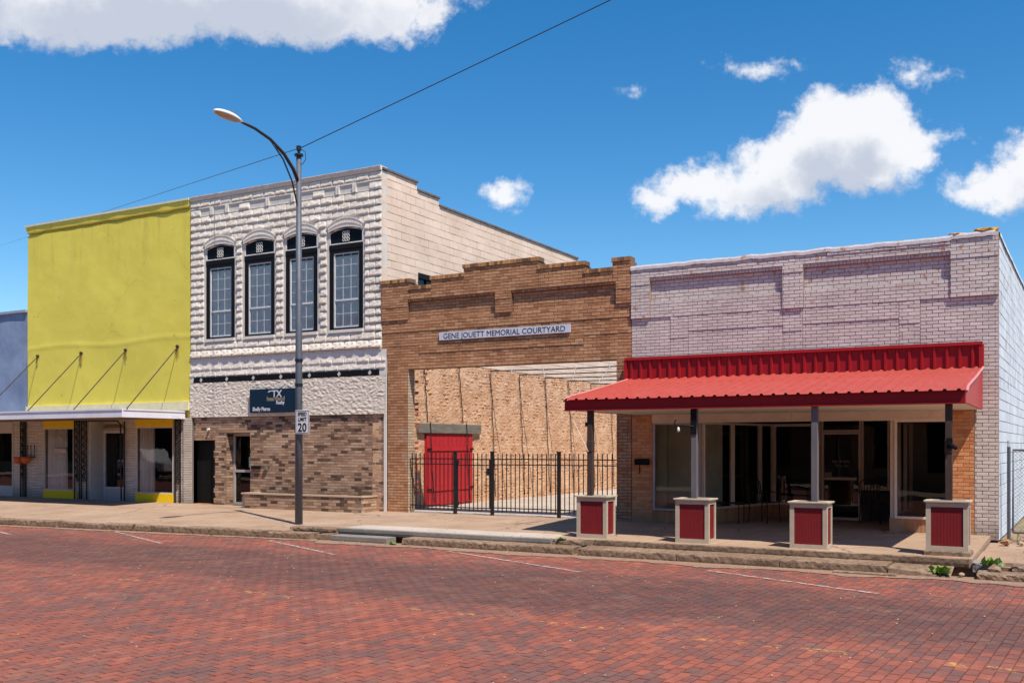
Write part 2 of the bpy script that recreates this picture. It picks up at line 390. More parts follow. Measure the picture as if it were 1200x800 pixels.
m, n, b, geo, o = newmat('worn_white_line')
fw, _ = n.noise(geo.outputs['Position'], 14, 6, .7)
tr = n.n('ShaderNodeBsdfTransparent'); mx = n.n('ShaderNodeMixShader')
n.set(mx.inputs[0], n.math('MULTIPLY', n.smooth(fw, .42, .56), .8)); m.node_tree.links.new(tr.outputs[0], mx.inputs[1]); m.node_tree.links.new(b.outputs[0], mx.inputs[2])
b.inputs['Base Color'].default_value = (.50, .43, .40, 1); b.inputs['Roughness'].default_value = .8
m.node_tree.links.new(mx.outputs[0], o.inputs[0]); M_line = m

# ------------------------------------------------------------------ mesh helpers
ORG = {}
def origin(o):
    return ORG.get(o.name, Vector((0, 0, 0))) if o else Vector((0, 0, 0))

def tag(o, label=None, cat=None, group=None, kind=None):
    if label: o['label'] = label
    if cat: o['category'] = cat
    if group: o['group'] = group
    if kind: o['kind'] = kind
    return o

def thing(name, label, cat, loc, group=None):
    o = bpy.data.objects.new(name, None); COL.objects.link(o); o.location = loc; o.empty_display_size = .3
    ORG[o.name] = Vector(loc)
    return tag(o, label, cat, group)

class MB:
    def __init__(s): s.v = []; s.f = []
    def quad(s, *p):
        i = len(s.v); s.v += [tuple(q) for q in p]; s.f.append(tuple(range(i, i + len(p))))
    def box(s, x0, y0, z0, x1, y1, z1, M=None):
        i = len(s.v)
        c = [(x0, y0, z0), (x1, y0, z0), (x1, y1, z0), (x0, y1, z0), (x0, y0, z1), (x1, y0, z1), (x1, y1, z1), (x0, y1, z1)]
        if M: c = [tuple(M(*q)) for q in c]
        s.v += c
        s.f += [tuple(i + k for k in q) for q in ((3, 2, 1, 0), (4, 5, 6, 7), (0, 1, 5, 4), (1, 2, 6, 5), (2, 3, 7, 6), (3, 0, 4, 7))]
        return s
    def obox(s, c, ax, ay, az, hx, hy, hz):      # oriented box
        c = Vector(c); ax = Vector(ax).normalized(); ay = Vector(ay).normalized(); az = Vector(az).normalized()
        return s.box(-hx, -hy, -hz, hx, hy, hz, lambda a, b_, d: c + ax * a + ay * b_ + az * d)
    def bar(s, p, q, w, h=None):
        p = Vector(p); q = Vector(q); d = (q - p); L = d.length; d.normalize()
        up = Vector((0, 0, 1)) if abs(d.z) < .9 else Vector((0, 1, 0))
        a = d.cross(up).normalized(); b_ = a.cross(d).normalized()
        return s.obox((p + q) / 2, d, a, b_, L / 2, w / 2, (h or w) / 2)
    def tube(s, pts, r, n=8, cap=True):
        pts = [Vector(p) for p in pts]; rs = r if isinstance(r, (list, tuple)) else [r] * len(pts)
        rings = []; prev = None
        for k, p in enumerate(pts):
            d = (pts[min(k + 1, len(pts) - 1)] - pts[max(k - 1, 0)]).normalized()
            if prev is None:
                up = Vector((0, 0, 1)) if abs(d.z) < .9 else Vector((1, 0, 0)); a = d.cross(up).normalized()
            else: a = (prev - d * prev.dot(d)).normalized()
            prev = a; b_ = d.cross(a)
            i = len(s.v); rings.append(i)
            s.v += [tuple(p + (a * math.cos(t) + b_ * math.sin(t)) * rs[k]) for t in [2 * math.pi * j / n for j in range(n)]]
        for i, j in zip(rings, rings[1:]):
            for k in range(n): s.f.append((i + k, i + (k + 1) % n, j + (k + 1) % n, j + k))
        if cap: s.f.append(tuple(range(rings[0], rings[0] + n))[::-1]); s.f.append(tuple(range(rings[-1], rings[-1] + n)))
        return s
    def prism(s, poly, a, b_, M):                # poly in (u,w) at depth a and b
        i = len(s.v); n = len(poly)
        s.v += [tuple(M(u, a, w)) for u, w in poly] + [tuple(M(u, b_, w)) for u, w in poly]
        s.f.append(tuple(range(i, i + n))); s.f.append(tuple(range(i + n, i + 2 * n))[::-1])
        for k in range(n): s.f.append((i + k, i + n + k, i + n + (k + 1) % n, i + (k + 1) % n))
        return s
    def strip(s, A, B):                          # quads between two polylines
        i = len(s.v); n = len(A); s.v += [tuple(p) for p in A] + [tuple(p) for p in B]
        for k in range(n - 1): s.f.append((i + k, i + k + 1, i + n + k + 1, i + n + k))
        return s
    def mesh(s, name, recalc=True, off=Vector((0, 0, 0))):
        me = bpy.data.meshes.new(name)
        me.from_pydata([(x - off.x, y - off.y, z - off.z) for x, y, z in s.v], [], s.f)
        if recalc:
            bm = bmesh.new(); bm.from_mesh(me); bmesh.ops.recalc_face_normals(bm, faces=bm.faces); bm.to_mesh(me); bm.free()
        return me
    def build(s, name, mat, parent=None, smooth=False, recalc=True, kind=None, label=None, bevel=0, loc=None):
        po = origin(parent); off = Vector(loc) if loc else po
        me = s.mesh(name, recalc, off); me.materials.append(mat)
        if smooth:
            me.polygons.foreach_set('use_smooth', [True] * len(me.polygons))
        o = bpy.data.objects.new(name, me); COL.objects.link(o); o.location = off - po
        if parent: o.parent = parent
        ORG[o.name] = off
        if kind: o['kind'] = kind
        if label: o['label'] = label
        if bevel:
            md = o.modifiers.new('bevel', 'BEVEL'); md.width = bevel; md.segments = 1; md.limit_method = 'ANGLE'
        return o

def structure(o): o['kind'] = 'structure'; return o

FAC = lambda u, n_, z: (u, -n_, z)               # wall facing the street
def side_map(X0, skew=0.0, sgn=1): return lambda u, n_, z: (X0 + sgn * n_ + skew * u, u, z)

def cells(mb, M, u0, u1, z0, z1, n0, n1, holes=()):
    """solid slab u0..u1 x z0..z1 between depths n0 (back) and n1 (front), with rectangular holes; no inner faces"""
    us = sorted({u0, u1, *[min(max(h[k], u0), u1) for h in holes for k in (0, 1)]})
    zs = sorted({z0, z1, *[min(max(h[k], z0), z1) for h in holes for k in (2, 3)]})
    def solid(i, j):
        if i < 0 or j < 0 or i >= len(us) - 1 or j >= len(zs) - 1: return False
        cu = (us[i] + us[i + 1]) / 2; cz = (zs[j] + zs[j + 1]) / 2
        return not any(h[0] < cu < h[1] and h[2] < cz < h[3] for h in holes)
    for i in range(len(us) - 1):
        for j in range(len(zs) - 1):
            if not solid(i, j): continue
            a, b_, c, d = us[i], us[i + 1], zs[j], zs[j + 1]
            mb.quad(M(a, n1, c), M(b_, n1, c), M(b_, n1, d), M(a, n1, d))
            mb.quad(M(b_, n0, c), M(a, n0, c), M(a, n0, d), M(b_, n0, d))
            if not solid(i - 1, j): mb.quad(M(a, n0, c), M(a, n1, c), M(a, n1, d), M(a, n0, d))
            if not solid(i + 1, j): mb.quad(M(b_, n1, c), M(b_, n0, c), M(b_, n0, d), M(b_, n1, d))
            if not solid(i, j - 1): mb.quad(M(a, n0, c), M(b_, n0, c), M(b_, n1, c), M(a, n1, c))
            if not solid(i, j + 1): mb.quad(M(a, n1, d), M(b_, n1, d), M(b_, n0, d), M(a, n0, d))

class Bricks:
    """courses of real bricks over rectangles of wall; mortar slab behind them"""
    def __init__(s, L, h, gap=.012, M=FAC, proud=.008, zbase=0.0, jit=.0025, back=.2):
        s.L, s.h, s.gap, s.M, s.proud, s.zb, s.jit, s.back = L, h, gap, M, proud, zbase, jit, back
        s.list = []; s.mort = MB()
    def rect(s, u0, u1, z0, z1, n=0.0, holes=(), mortar=True, soldier=False):
        if mortar: cells(s.mort, s.M, u0, u1, z0, z1, -s.back, n - s.proud, holes)
        h = s.h; L = s.L
        if soldier:
            k = int(round((u1 - u0) / h)); w = (u1 - u0) / k
            for i in range(k): s.list.append((u0 + i * w, u0 + (i + 1) * w, z0, z1, n, False))
            return
        rows = max(1, int(round((z1 - z0) / h))); hh = (z1 - z0) / rows
        for j in range(rows):
            a, b_ = z0 + j * hh, z0 + (j + 1) * hh; mid = (a + b_) / 2
            spans = [(u0, u1)]
            for H in holes:
                if H[2] < mid < H[3]:
                    ns = []
                    for p, q in spans:
                        if H[1] <= p or H[0] >= q: ns.append((p, q)); continue
                        if H[0] > p: ns.append((p, H[0]))
                        if H[1] < q: ns.append((H[1], q))
                    spans = ns
            st = (int(round(a / h)) % 2) * L / 2
            for p, q in spans:
                u = math.floor((p - st) / L) * L + st
                while u < q - 1e-6:
                    x0, x1 = max(u, p), min(u + L, q)
                    if x1 - x0 > .025: s.list.append((x0, x1, a, b_, n, abs(x1 - x0 - L) < 1e-4 and abs(hh - h) < .02))
                    u += L
    def finish(s, parent, mat, mmat, name='brick', maxobj=300, stuff='brick_courses', mortar_name='mortar', thick=.05, order=None):
        if s.mort.f: s.mort.build(mortar_name, mmat, parent, recalc=False, kind='stuff')
        g = s.gap / 2
        full = sorted([b_ for b_ in s.list if b_[5]], key=order or (lambda b_: (Vector(s.M((b_[0] + b_[1]) / 2, 0, b_[2])) - CAM).length))[:maxobj]
        fs = set(full); cache = {}
        po = origin(parent)
        for b_ in full:
            hh = round(b_[3] - b_[2], 4)
            if hh not in cache:
                vs = []
                for k in range(4):
                    q = MB(); M0 = Vector(s.M(0, 0, 0)); e = random.uniform(.0, .006)
                    l2, h2 = s.L / 2 - g, hh / 2 - g
                    fn = lambda u, n_, z: Vector(s.M(u, n_, z)) - M0
                    back = [fn(-l2, -thick, -h2), fn(l2, -thick, -h2), fn(l2, -thick, h2), fn(-l2, -thick, h2)]
                    mid_ = [fn(-l2, -.003, -h2), fn(l2, -.003, -h2), fn(l2, -.003, h2), fn(-l2, -.003, h2)]
                    fr = [fn(-l2 + .003, random.uniform(-.001, .001), -h2 + .003 + e / 3), fn(l2 - .003, 0, -h2 + .003), fn(l2 - .003, random.uniform(-.001, .001), h2 - .003), fn(-l2 + .003, 0, h2 - .003)]
                    q.v = [tuple(x) for x in back + mid_ + fr]
                    for base in (0, 4):
                        for t in range(4): q.f.append((base + t, base + (t + 1) % 4, base + 4 + (t + 1) % 4, base + 4 + t))
                    q.f.append((8, 9, 10, 11))
                    me = q.mesh(name); me.materials.append(mat); vs.append(me)
                cache[hh] = vs
            c = Vector(s.M((b_[0] + b_[1]) / 2, b_[4] + random.uniform(-s.jit, s.jit), (b_[2] + b_[3]) / 2))
            o = bpy.data.objects.new(name, random.choice(cache[hh])); COL.objects.link(o); o.parent = parent; o.location = c - po
        q = MB(); V = q.v; F = q.f; M = s.M
        for b_ in s.list:
            if b_ in fs: continue
            u0, u1, z0, z1, n_ = b_[0] + g, b_[1] - g, b_[2] + g, b_[3] - g, b_[4] + random.uniform(-s.jit, s.jit)
            i = len(V)
            V += [M(u0, n_ - thick, z0), M(u1, n_ - thick, z0), M(u1, n_ - thick, z1), M(u0, n_ - thick, z1), M(u0, n_, z0), M(u1, n_, z0), M(u1, n_, z1), M(u0, n_, z1)]
            F += [(i, i + 1, i + 5, i + 4), (i + 1, i + 2, i + 6, i + 5), (i + 2, i + 3, i + 7, i + 6), (i + 3, i, i + 4, i + 7), (i + 4, i + 5, i + 6, i + 7)]
        if V: q.build(stuff, mat, parent, kind='stuff', recalc=False)

def text(s, size, x, y, z, mat, parent, name='lettering', align='LEFT', sx=1.0, ext=.0015, face='front', bold=0.0):
    cu = bpy.data.curves.new('t', 'FONT'); cu.body = s; cu.size = size; cu.align_x = align; cu.extrude = ext; cu.offset = bold; cu.resolution_u = 3
    ob = bpy.data.objects.new('t', cu); COL.objects.link(ob)
    me = bpy.data.meshes.new_from_object(ob.evaluated_get(bpy.context.evaluated_depsgraph_get()))
    bpy.data.objects.remove(ob); bpy.data.curves.remove(cu)
    po = origin(parent)
    for v in me.vertices:
        a, b_, c = v.co; v.co = (a * sx, -c, b_)
    me.materials.clear(); me.materials.append(mat); me.name = name
    o = bpy.data.objects.new(name, me); COL.objects.link(o); o.location = Vector((x, y, z)) - po
    if parent: o.parent = parent
    return o

# ================================================================== GROUND, STREET, SIDEWALK
ZS = -.255
q = MB(); q.quad((-900, -900, ZS - .12), (900, -900, ZS - .12), (900, 900, ZS - .12), (-900, 900, ZS - .12))
structure(q.build('ground', M_dirt, recalc=False))
def curbY(x): return -4.72 if x > -13 else -4.72 + (x + 13) * .085
q = MB(); q.quad((-300, -17.2, ZS - .035), (120, -17.2, ZS - .035), (120, -4.3, ZS - .035), (-300, -4.3, ZS - .035))
street = structure(q.build('street', M_joint, recalc=False))
q = MB()
for x0, x1 in ((-300, -27.6), (6.6, 120)): q.quad((x0, -17.2, ZS - .012), (x1, -17.2, ZS - .012), (x1, -4.3, ZS - .012), (x0, -4.3, ZS - .012))
q.build('distant_paving', M_streetfar, street, recalc=False)
# paving bricks: courses run across the street, a little askew
ang = R(-3.2); ca, sa = math.cos(ang), math.sin(ang)
BW, BL = .107, .215
bl = []
for i in range(-330, 110):
    u = i * BW
    st = (i % 2) * BL / 2 + random.uniform(-.012, .012)
    for j in range(-95, -10):
        v = j * BL + st
        x = u * ca - v * sa * 1.0; y = u * sa + v * ca
        x -= .62; y += .0
        if -27.5 < x < 6.5 and -17.0 < y < -4.85 and (y - curbY(x)) < .0: bl.append((x, y))
def in_view(x, y):
    d = Vector((x, y, ZS)) - CAM; zf = d.x * fwd[0] + d.y * fwd[1]; xr = d.x * rgt[0] + d.y * rgt[1]
    if zf < 1: return False
    return abs(xr / zf) < 600 / 1160 + .01 and 1.9 / zf < 278 / 1160 + .002
bl.sort(key=lambda p: (not in_view(*p), (Vector((p[0], p[1], ZS)) - CAM).length))
def paver(mb, x, y, dz, tx, ty, g=.0012, cx=0.0, cy=0.0):
    hx, hy = BW / 2 - g - random.uniform(0, .0022), BL / 2 - g - random.uniform(0, .003)
    c = .0035
    a2 = ang + random.uniform(-.012, .012); c2, s2 = math.cos(a2), math.sin(a2)
    i = len(mb.v)
    for (X_, Y_, Z_) in ((-hx, -hy, -.03), (hx, -hy, -.03), (hx, hy, -.03), (-hx, hy, -.03),
                         (-hx + c, -hy + c, 0), (hx - c, -hy + c, 0), (hx - c, hy - c, 0), (-hx + c, hy - c, 0)):
        Z_ += dz + X_ * tx + Y_ * ty
        mb.v.append((x + X_ * c2 - Y_ * s2, y + X_ * s2 + Y_ * c2, Z_))
    mb.f += [(i, i + 1, i + 5, i + 4), (i + 1, i + 2, i + 6, i + 5), (i + 2, i + 3, i + 7, i + 6), (i + 3, i, i + 4, i + 7), (i + 4, i + 5, i + 6, i + 7)]
variants = []
for k in range(8):
    q = MB(); paver(q, 0, 0, 0, random.gauss(0, .008), random.gauss(0, .004)); me = q.mesh('paving_brick', False); me.materials.append(M_street); variants.append(me)
for x, y in bl[:300]:
    o = bpy.data.objects.new('paving_brick', random.choice(variants)); COL.objects.link(o); o.parent = street; o.location = (x, y, ZS + random.gauss(0, .0011))
q = MB()
for x, y in bl[300:]: paver(q, x, y, ZS + random.gauss(0, .0011), random.gauss(0, .008), random.gauss(0, .004))
q.build('paving_bricks', M_street, street, kind='stuff', recalc=False)

# parking lines
def ground_strip(pts, w, z, mat, name, parent=None, kind=None, jit=.0):
    q = MB(); A = []; B = []
    for k, (x, y) in enumerate(pts):
        a = Vector(pts[min(k + 1, len(pts) - 1)]) - Vector(pts[max(k - 1, 0)]); a.normalize(); nx, ny = -a.y, a.x
        ww = w / 2 * (1 + random.uniform(-jit, jit))
        A.append((x + nx * ww, y + ny * ww, z)); B.append((x - nx * ww, y - ny * ww, z))
    q.strip(A, B); return q.build(name, mat, parent, recalc=False, kind=kind)
for (x0, y0, x1, y1) in ((-23.3, -5.85, -19.8, -7.05), (-18.5, -5.45, -15.45, -6.8), (-14.0, -5.35, -11.2, -6.7), (-9.8, -5.25, -6.45, -6.75), (-4.8, -5.65, -2.15, -6.85)):
    ground_strip([(x0 + (x1 - x0) * t / 12, y0 + (y1 - y0) * t / 12) for t in range(13)], .085, ZS + .012, M_line, 'parking_line', street, jit=.2)

# gutter dust strip
def wob(x, s=1.0, a=.05): return a * noise.noise(Vector((x * s, 3.1, 0)))
A = []; B = []
x = -60.0
while x < 14:
    yc = curbY(x)
    A.append((x, yc + .2, ZS + .010)); B.append((x, yc - (.22 if x < -13 else .42) + wob(x, .9, .25) + wob(x, 4, .14) + wob(x, 13, .05), ZS + .008)); x += .08
q = MB(); q.strip(B, A); q.build('gutter', M_gutter, recalc=False)['kind'] = 'structure'

# sidewalk: slabs with sunk joints
sidewalk = thing('sidewalk', None, None, (0, 0, 0)); sidewalk['kind'] = 'structure'
def top_z(x, y):                                   # falls gently to the kerb on the left part
    t = min(max(-y / 4.9, 0), 1.1)
    return -.10 * t if x < -14.2 else -.03 * t
def slab(x0, x1, y0, y1, mat, name='concrete_slab', z=None, thick=.10, parent=sidewalk, ywob=0):
    q = MB(); nx = max(2, int((x1 - x0) / .5)); ny = 4; g = .006
    rows = []
    for j in range(ny + 1):
        y = y0 + g + (y1 - y0 - 2 * g) * j / ny; row = []
        for i in range(nx + 1):
            x = x0 + g + (x1 - x0 - 2 * g) * i / nx
            yy = y + (wob(x, 1.7, ywob) if j == 0 else 0)
            row.append((x, yy, (top_z(x, yy) if z is None else z) + .004 * noise.noise(Vector((x * 1.1, y * 1.1, 0)))))
        rows.append(row)
    for a, b_ in zip(rows, rows[1:]): q.strip(a, b_)
    edge = rows[0] + [r[-1] for r in rows[1:]] + rows[-1][-2::-1] + [r[0] for r in rows[-2:0:-1]]
    edge.append(edge[0]); q.strip([(x, y, z_ - thick) for x, y, z_ in edge], edge)
    return q.build(name, mat, parent, recalc=False)
xs = [-60, -52, -45, -39, -34, -30.5, -27.4, -24.6, -21.9, -19.3, -16.8, -14.2]
for a, b_ in zip(xs, xs[1:]):
    ym = -2.6
    slab(a, b_, ym, .0 if a < -14.5 else .6, M_conc); slab(a, b_, curbY((a + b_) / 2) + .18, ym, M_conc)
xs = [-14.2, -11.9, -9.3, -8.2]
for a, b_ in zip(xs, xs[1:]): slab(a, b_, -2.9, .02, M_conc)
slab(-14.2, -13.05, -4.25, -2.9, M_conc)
slab(-13.05, -10.3, -4.28, -3.45, M_concn, thick=.13, name='new_concrete_slab'); slab(-10.3, -8.15, -4.28, -3.45, M_concn, thick=.13, name='new_concrete_slab')
slab(-13.05, -8.15, -3.45, -2.9, M_conc)
xs = [-8.2, -6.6, -5.2, -3.4, -1.25]
for a, b_ in zip(xs, xs[1:]):
    slab(a, b_, -1.9, .0, M_conc); slab(a, b_, -4.12, -1.9, M_conc, thick=.14, ywob=.02)
slab(-8.15, -7.7, -4.3, -4.125, M_conc, thick=.1, ywob=.03)
slab(-7.9, -1.95, .0, 3.4, M_conc)                # recessed entrance floor
for a, b_, c_, d_ in ((-1.24, .4, -3.9, -2.2), (-1.22, .2, -2.2, -.6), (.4, 2.6, -4.0, -2.0), (2.6, 5.5, -3.9, -1.5)):
    slab(a, b_, c_, d_, M_conc, z=-.07 - random.uniform(0, .02), thick=.12, ywob=.12)
# base under the pavement, hidden soil
q = MB(); q.box(-60, -4.05, -.355, 12, 3.5, -.13); q.box(-60, -4.6, -.357, -14, -4.05, -.2); q.build('pavement_bed', M_gutter, sidewalk)

# kerb stones
kerb = thing('kerb', None, None, (0, 0, 0)); kerb['kind'] = 'structure'
def kerbstone(x0, x1, ztop, zbot, w, mat=M_kerb, y=None, name='kerb_stone', r=.03, rot=0.0, chip=.012):
    q = MB(); nx = max(3, int((x1 - x0) / .045)); ring = []
    prof = [(w, 0), (w * .5, .0), (r * 1.1, -.003), (r * .25, -r * .4), (0, -r * 1.2), (0, (zbot - ztop) * .6), (.01, zbot - ztop)]
    lines = [[] for _ in prof]
    for i in range(nx + 1):
        x = x0 + .008 + (x1 - x0 - .016) * i / nx; yc = curbY(x) if y is None else y + wob(x, .8, .02)
        e = 1 if 0 < i < nx else 1.6
        for k, (dy, dz) in enumerate(prof):
            cw = chip * (0, .3, .9, 1.0, .9, .6, .4)[k] * e
            nn = noise.noise_vector(Vector((x * 14.3, k * 1.9, 7 + ztop))) * .8 + noise.noise_vector(Vector((x * 3.9, k * .2, 17))) * .3
            lines[k].append((x, yc + dy + nn.y * cw + rot * (x - x0), ztop + dz + nn.z * cw * (0 if k == len(prof) - 1 else .8)))
    for a, b_ in zip(lines, lines[1:]): q.strip(a, b_)
    for e in (0, nx):
        i = len(q.v); q.v += [L[e] for L in lines] + [(lines[0][e][0], lines[0][e][1], zbot)]; q.f.append(tuple(range(i, len(q.v))))
    return q.build(name, mat, kerb, smooth=False, recalc=True)
x = -46.0
while x < -14.6:                                  # left: single kerb
    L = random.uniform(1.9, 3.1); x1 = min(x + L, -14.55)
    kerbstone(x, x1, -.10 + random.uniform(-.006, .006), ZS - .03, .30, chip=.015); x = x1 + (.0 if random.random() < .8 else .06)
kerbstone(-14.55, -13.45, -.12, ZS - .03, .3); kerbstone(-13.3, -13.0, -.13, ZS - .03, .3, rot=.1)
kerbstone(-14.3, -13.05, -.035, -.14, .4, y=-4.42, chip=.016)
kerbstone(-13.05, -8.17, -.022, -.135, .12, M_kerbg, y=-4.345, r=.012, chip=.003, name='grey_kerb_face')
kerbstone(-12.95, -11.55, -.135, ZS - .02, .32, M_kerbg, y=-4.74, r=.012, chip=.003, name='grey_kerb_stone')
for a, b_ in ((-11.2, -9.35), (-9.35, -7.55), (-7.45, -5.65), (-5.65, -3.95), (-3.95, -2.35)):
    kerbstone(a, b_, -.118 + random.uniform(-.006, .006), ZS - .03, .62, chip=.014)
# right end of that kerb is broken down to a slope
q = MB(); A = []; B = []; C_ = []; Dd = []
for i in range(9):
    t = i / 8; x = -2.34 + .85 * t; h = -.13 - .09 * t ** 1.4 + wob(x, 9, .01)
    A.append((x, -4.1, -.135)); B.append((x, -4.62 + .05 * t + wob(x, 6, .04), h)); C_.append((x, -4.72 + wob(x, 7, .03), h - .03)); Dd.append((x, -4.74, ZS - .03))
q.strip(B, A); q.strip(C_, B); q.strip(Dd, C_); q.build('broken_kerb_stone', M_kerb, kerb)
kerbstone(-8.15, -7.55, -.035, -.15, .2, y=-4.32, chip=.02)
kerbstone(-7.4, -1.28, -.018, -.145, .10, y=-4.17, r=.012, chip=.006, name='pavement_edge')
kerbstone(-1.24, -.85, -.05, -.2, .35, M_kerbg, y=-4.25, chip=.02)
kerbstone(-.72, 2.4, -.085, -.2, .35, y=-4.2, chip=.03); kerbstone(2.4, 6.0, -.085, -.2, .35, y=-4.2, chip=.03)
kerbstone(-1.15, 1.6, -.155, ZS - .03, .42, y=-4.75, chip=.03); kerbstone(1.6, 5.0, -.155, ZS - .03, .42, y=-4.75, chip=.03)
# flat broken piece lying in the gutter
q = MB(); q.box(-3.1, -4.95, ZS + .005, -2.2, -4.79, ZS + .035); q.build('kerb_fragment', M_kerb, kerb, bevel=.01)

def rock(name, x, y, z, s, mat, parent=None, flat=.6, seed=0):
    bm = bmesh.new(); bmesh.ops.create_icosphere(bm, subdivisions=1, radius=1)
    for v in bm.verts:
        d = noise.noise_vector(v.co * 1.3 + Vector((seed * 3.7, 0, 0))) * .45; v.co += d; v.co.z *= flat; v.co *= s
    me = bpy.data.meshes.new(name); bm.to_mesh(me); bm.free(); me.materials.append(mat)
    o = bpy.data.objects.new(name, me); COL.objects.link(o); o.location = (x, y, z)
    if parent: o.parent = parent
    return o
k = 0
for (x, y, z, s, mt, lb) in ((-.93, -4.42, -.13, .11, M_kerb, 'lump of broken kerb concrete below the taller weed'), (-1.35, -4.62, -.2, .05, M_rub, 'small stone in the broken kerb gap'),
                          (-.95, -1.1, -.02, .10, M_rub, 'pinkish lump of masonry by the foot of the mesh gate'), (-.72, -1.05, -.03, .07, M_rub, 'smaller masonry chunk right of the pinkish lump by the gate'),
                          (-.55, -2.2, -.05, .10, M_rub, 'flat brick rubble lying on the broken slab at the right edge')):
    k += 1; tag(rock('rubble_stone', x, y, z, s, mt, None, .6, k), lb, 'rubble')

# loose grit in the gutter and on the bricks
q = MB()
for _ in range(1700):
    x = random.uniform(-24, 2)
    if random.random() < .55: y = curbY(x) - abs(random.gauss(0, .16)) - .02
    else: y = random.uniform(-15, -5)
    s = random.uniform(.003, .010); z = ZS + .012
    q.obox((x, y, z), (random.random(), random.random(), .2), (-.4, .7, 0), (0, 0, 1), s, s * .7, s * .4)
tag(q.build('gravel_grit', plain('pale_grit', (.50, .40, .28), .9, var=.5, vs=40), recalc=False), 'pale grit and leaf litter scattered over the brick street', 'grit', kind='stuff')

def weed(x, y, z, r, n_, label, mat=M_leaf, h=1.0, cat='weed', group=None):
    t = thing('weed', label, cat, (x, y, z), group); q = MB()
    for i in range(n_):
        a = random.uniform(0, 6.28); L = r * random.uniform(.4, 1); w = L * .32 if mat is M_leaf else L * .05; el = random.uniform(.2, 1.3)
        d = Vector((math.cos(a) * math.cos(el), math.sin(a) * math.cos(el), math.sin(el) * h)); sd = Vector((-math.sin(a), math.cos(a), 0)) * w
        p0 = Vector((x, y, z)) + Vector((random.gauss(0, r * .3), random.gauss(0, r * .2), 0)); p1 = p0 + d * L * .55; p2 = p0 + d * L + Vector((0, 0, -L * .2))
        q.quad(p0, p1 + sd, p2, p1 - sd)
    q.build('leaves', mat, t, recalc=False)
    return t
weed(-1.62, -4.62, -.2, .17, 90, 'low leafy green weed growing in the broken kerb gap')
weed(-.98, -4.2, -.12, .16, 80, 'upright green weed at the broken slab corner beside the kerb', h=1.4)
weed(-.99, -.55, -.06, .10, 60, 'small green weed tuft at the foot of the gate post')
weed(-15.95, curbY(-15.95) - .03, ZS, .07, 40, 'tiny green weed in the gutter left of the street lamp')
weed(-11.35, -4.8, ZS, .10, 60, 'sparse green and dry weed beside the grey kerb ramp')
weed(-18.2, curbY(-18.2) - .0, -.1, .05, 30, 'tiny weed on the kerb edge near the roman brick pier')
weed(-8.0, -4.28, -.04, .08, 60, 'thin dry grass tuft on the kerb beside the pale concrete slab')
for k in range(9):
    weed(-12.6 + k * .55 + random.uniform(-.1, .1), -4.83 - random.uniform(0, .1), ZS, .07, 26, 'straggling dry grass tuft in the gutter below the grey kerb, ' + ('first from the left', 'second', 'third', 'fourth', 'fifth', 'sixth', 'seventh', 'eighth', 'last on the right')[k], M_dry, 1.2, 'dry grass', 'dry grass tufts in the gutter below the grey kerb')

q = MB()
for _ in range(420):
    x = random.uniform(-26, 2); y = random.choice((random.uniform(-.25, -.02), random.uniform(-4.2, -.1), curbY(x) + random.uniform(.2, .9)))
    if -8.2 < x < -1.3 and y < -4.0: continue
    s_ = random.uniform(.006, .02); q.obox((x, y, top_z(x, y) + .008), (random.random(), random.random(), .2), (-.5, .6, .1), (0, 0, 1), s_, s_ * .5, .003)
tag(q.build('leaf_litter', M_dry, recalc=False), 'tiny dry leaves and scraps lying along the pavement', 'leaf litter', kind='stuff')
# ================================================================== PALE PAINTED BRICK BUILDING (right)
XR, XL = -1.12, -8.39
wb = thing('brick_storefront_building', 'one-storey pale painted brick storefront with red corrugated awning and recessed glass entrance', 'building', (-4.75, 0, 0))
br = Bricks(.215, .0705, .0125)
top = 5.58
br.rect(XL, XR, 5.31, 5.44, .05)
br.rect(XL, -4.2, 5.44, top, .05); br.rect(-4.2, -1.94, 5.44, top, .062); br.rect(-1.94, XR, 5.44, top + .03, .05)
for a, b_ in ((XL, -7.95), (-5.08, -4.66), (-1.94, XR)):
    br.rect(a, b_, 5.16, 5.31, .062); br.rect(a, b_, 4.44, 5.16, .05)
for a, b_ in ((-7.95, -5.08), (-4.66, -1.94)):
    br.rect(a, b_, 5.24, 5.31, .028, soldier=True); br.rect(a, b_, 4.79, 5.24, -.035); br.rect(a, b_, 4.44, 4.79, .02)
for a, b_, lo in ((XL, -7.49, 4.44), (-7.49, -7.09, 3.97), (-7.09, -5.08, 4.11), (-5.08, -4.68, 3.98), (-4.68, -2.85, 4.11), (-2.85, -2.47, 4.0), (-2.47, XR, 4.44)):
    if lo < 4.44: br.rect(a, b_, lo, 4.44, .012)
    br.rect(a, b_, 3.55, lo, 0)
br.rect(XL, XR, 2.5, 3.55, 0)
br.rect(-1.53, XR, -.09, 2.5, 0.0)
br.finish(wb, M_white, M_mortar_w)
bo = Bricks(.215, .0705, .010)
bo.rect(XL, -7.9, -.09, 2.46, -.004); bo.rect(-1.94, -1.532, -.09, 2.46, .0)
bo.finish(wb, M_orange, M_mortar_o, stuff='orange_brick_courses', name='orange_brick', mortar_name='orange_mortar')
# soldier-brick bulkheads under the shop windows
bk = Bricks(.07, .07, .008)
bk.rect(-7.9, -6.82, -.06, .26, -.02, soldier=True); bk.rect(-3.03, -1.95, -.06, .26, .0, soldier=True)
bk.finish(wb, M_orange, M_mortar_o, maxobj=0, stuff='bulkhead_bricks', mortar_name='bulkhead_mortar')
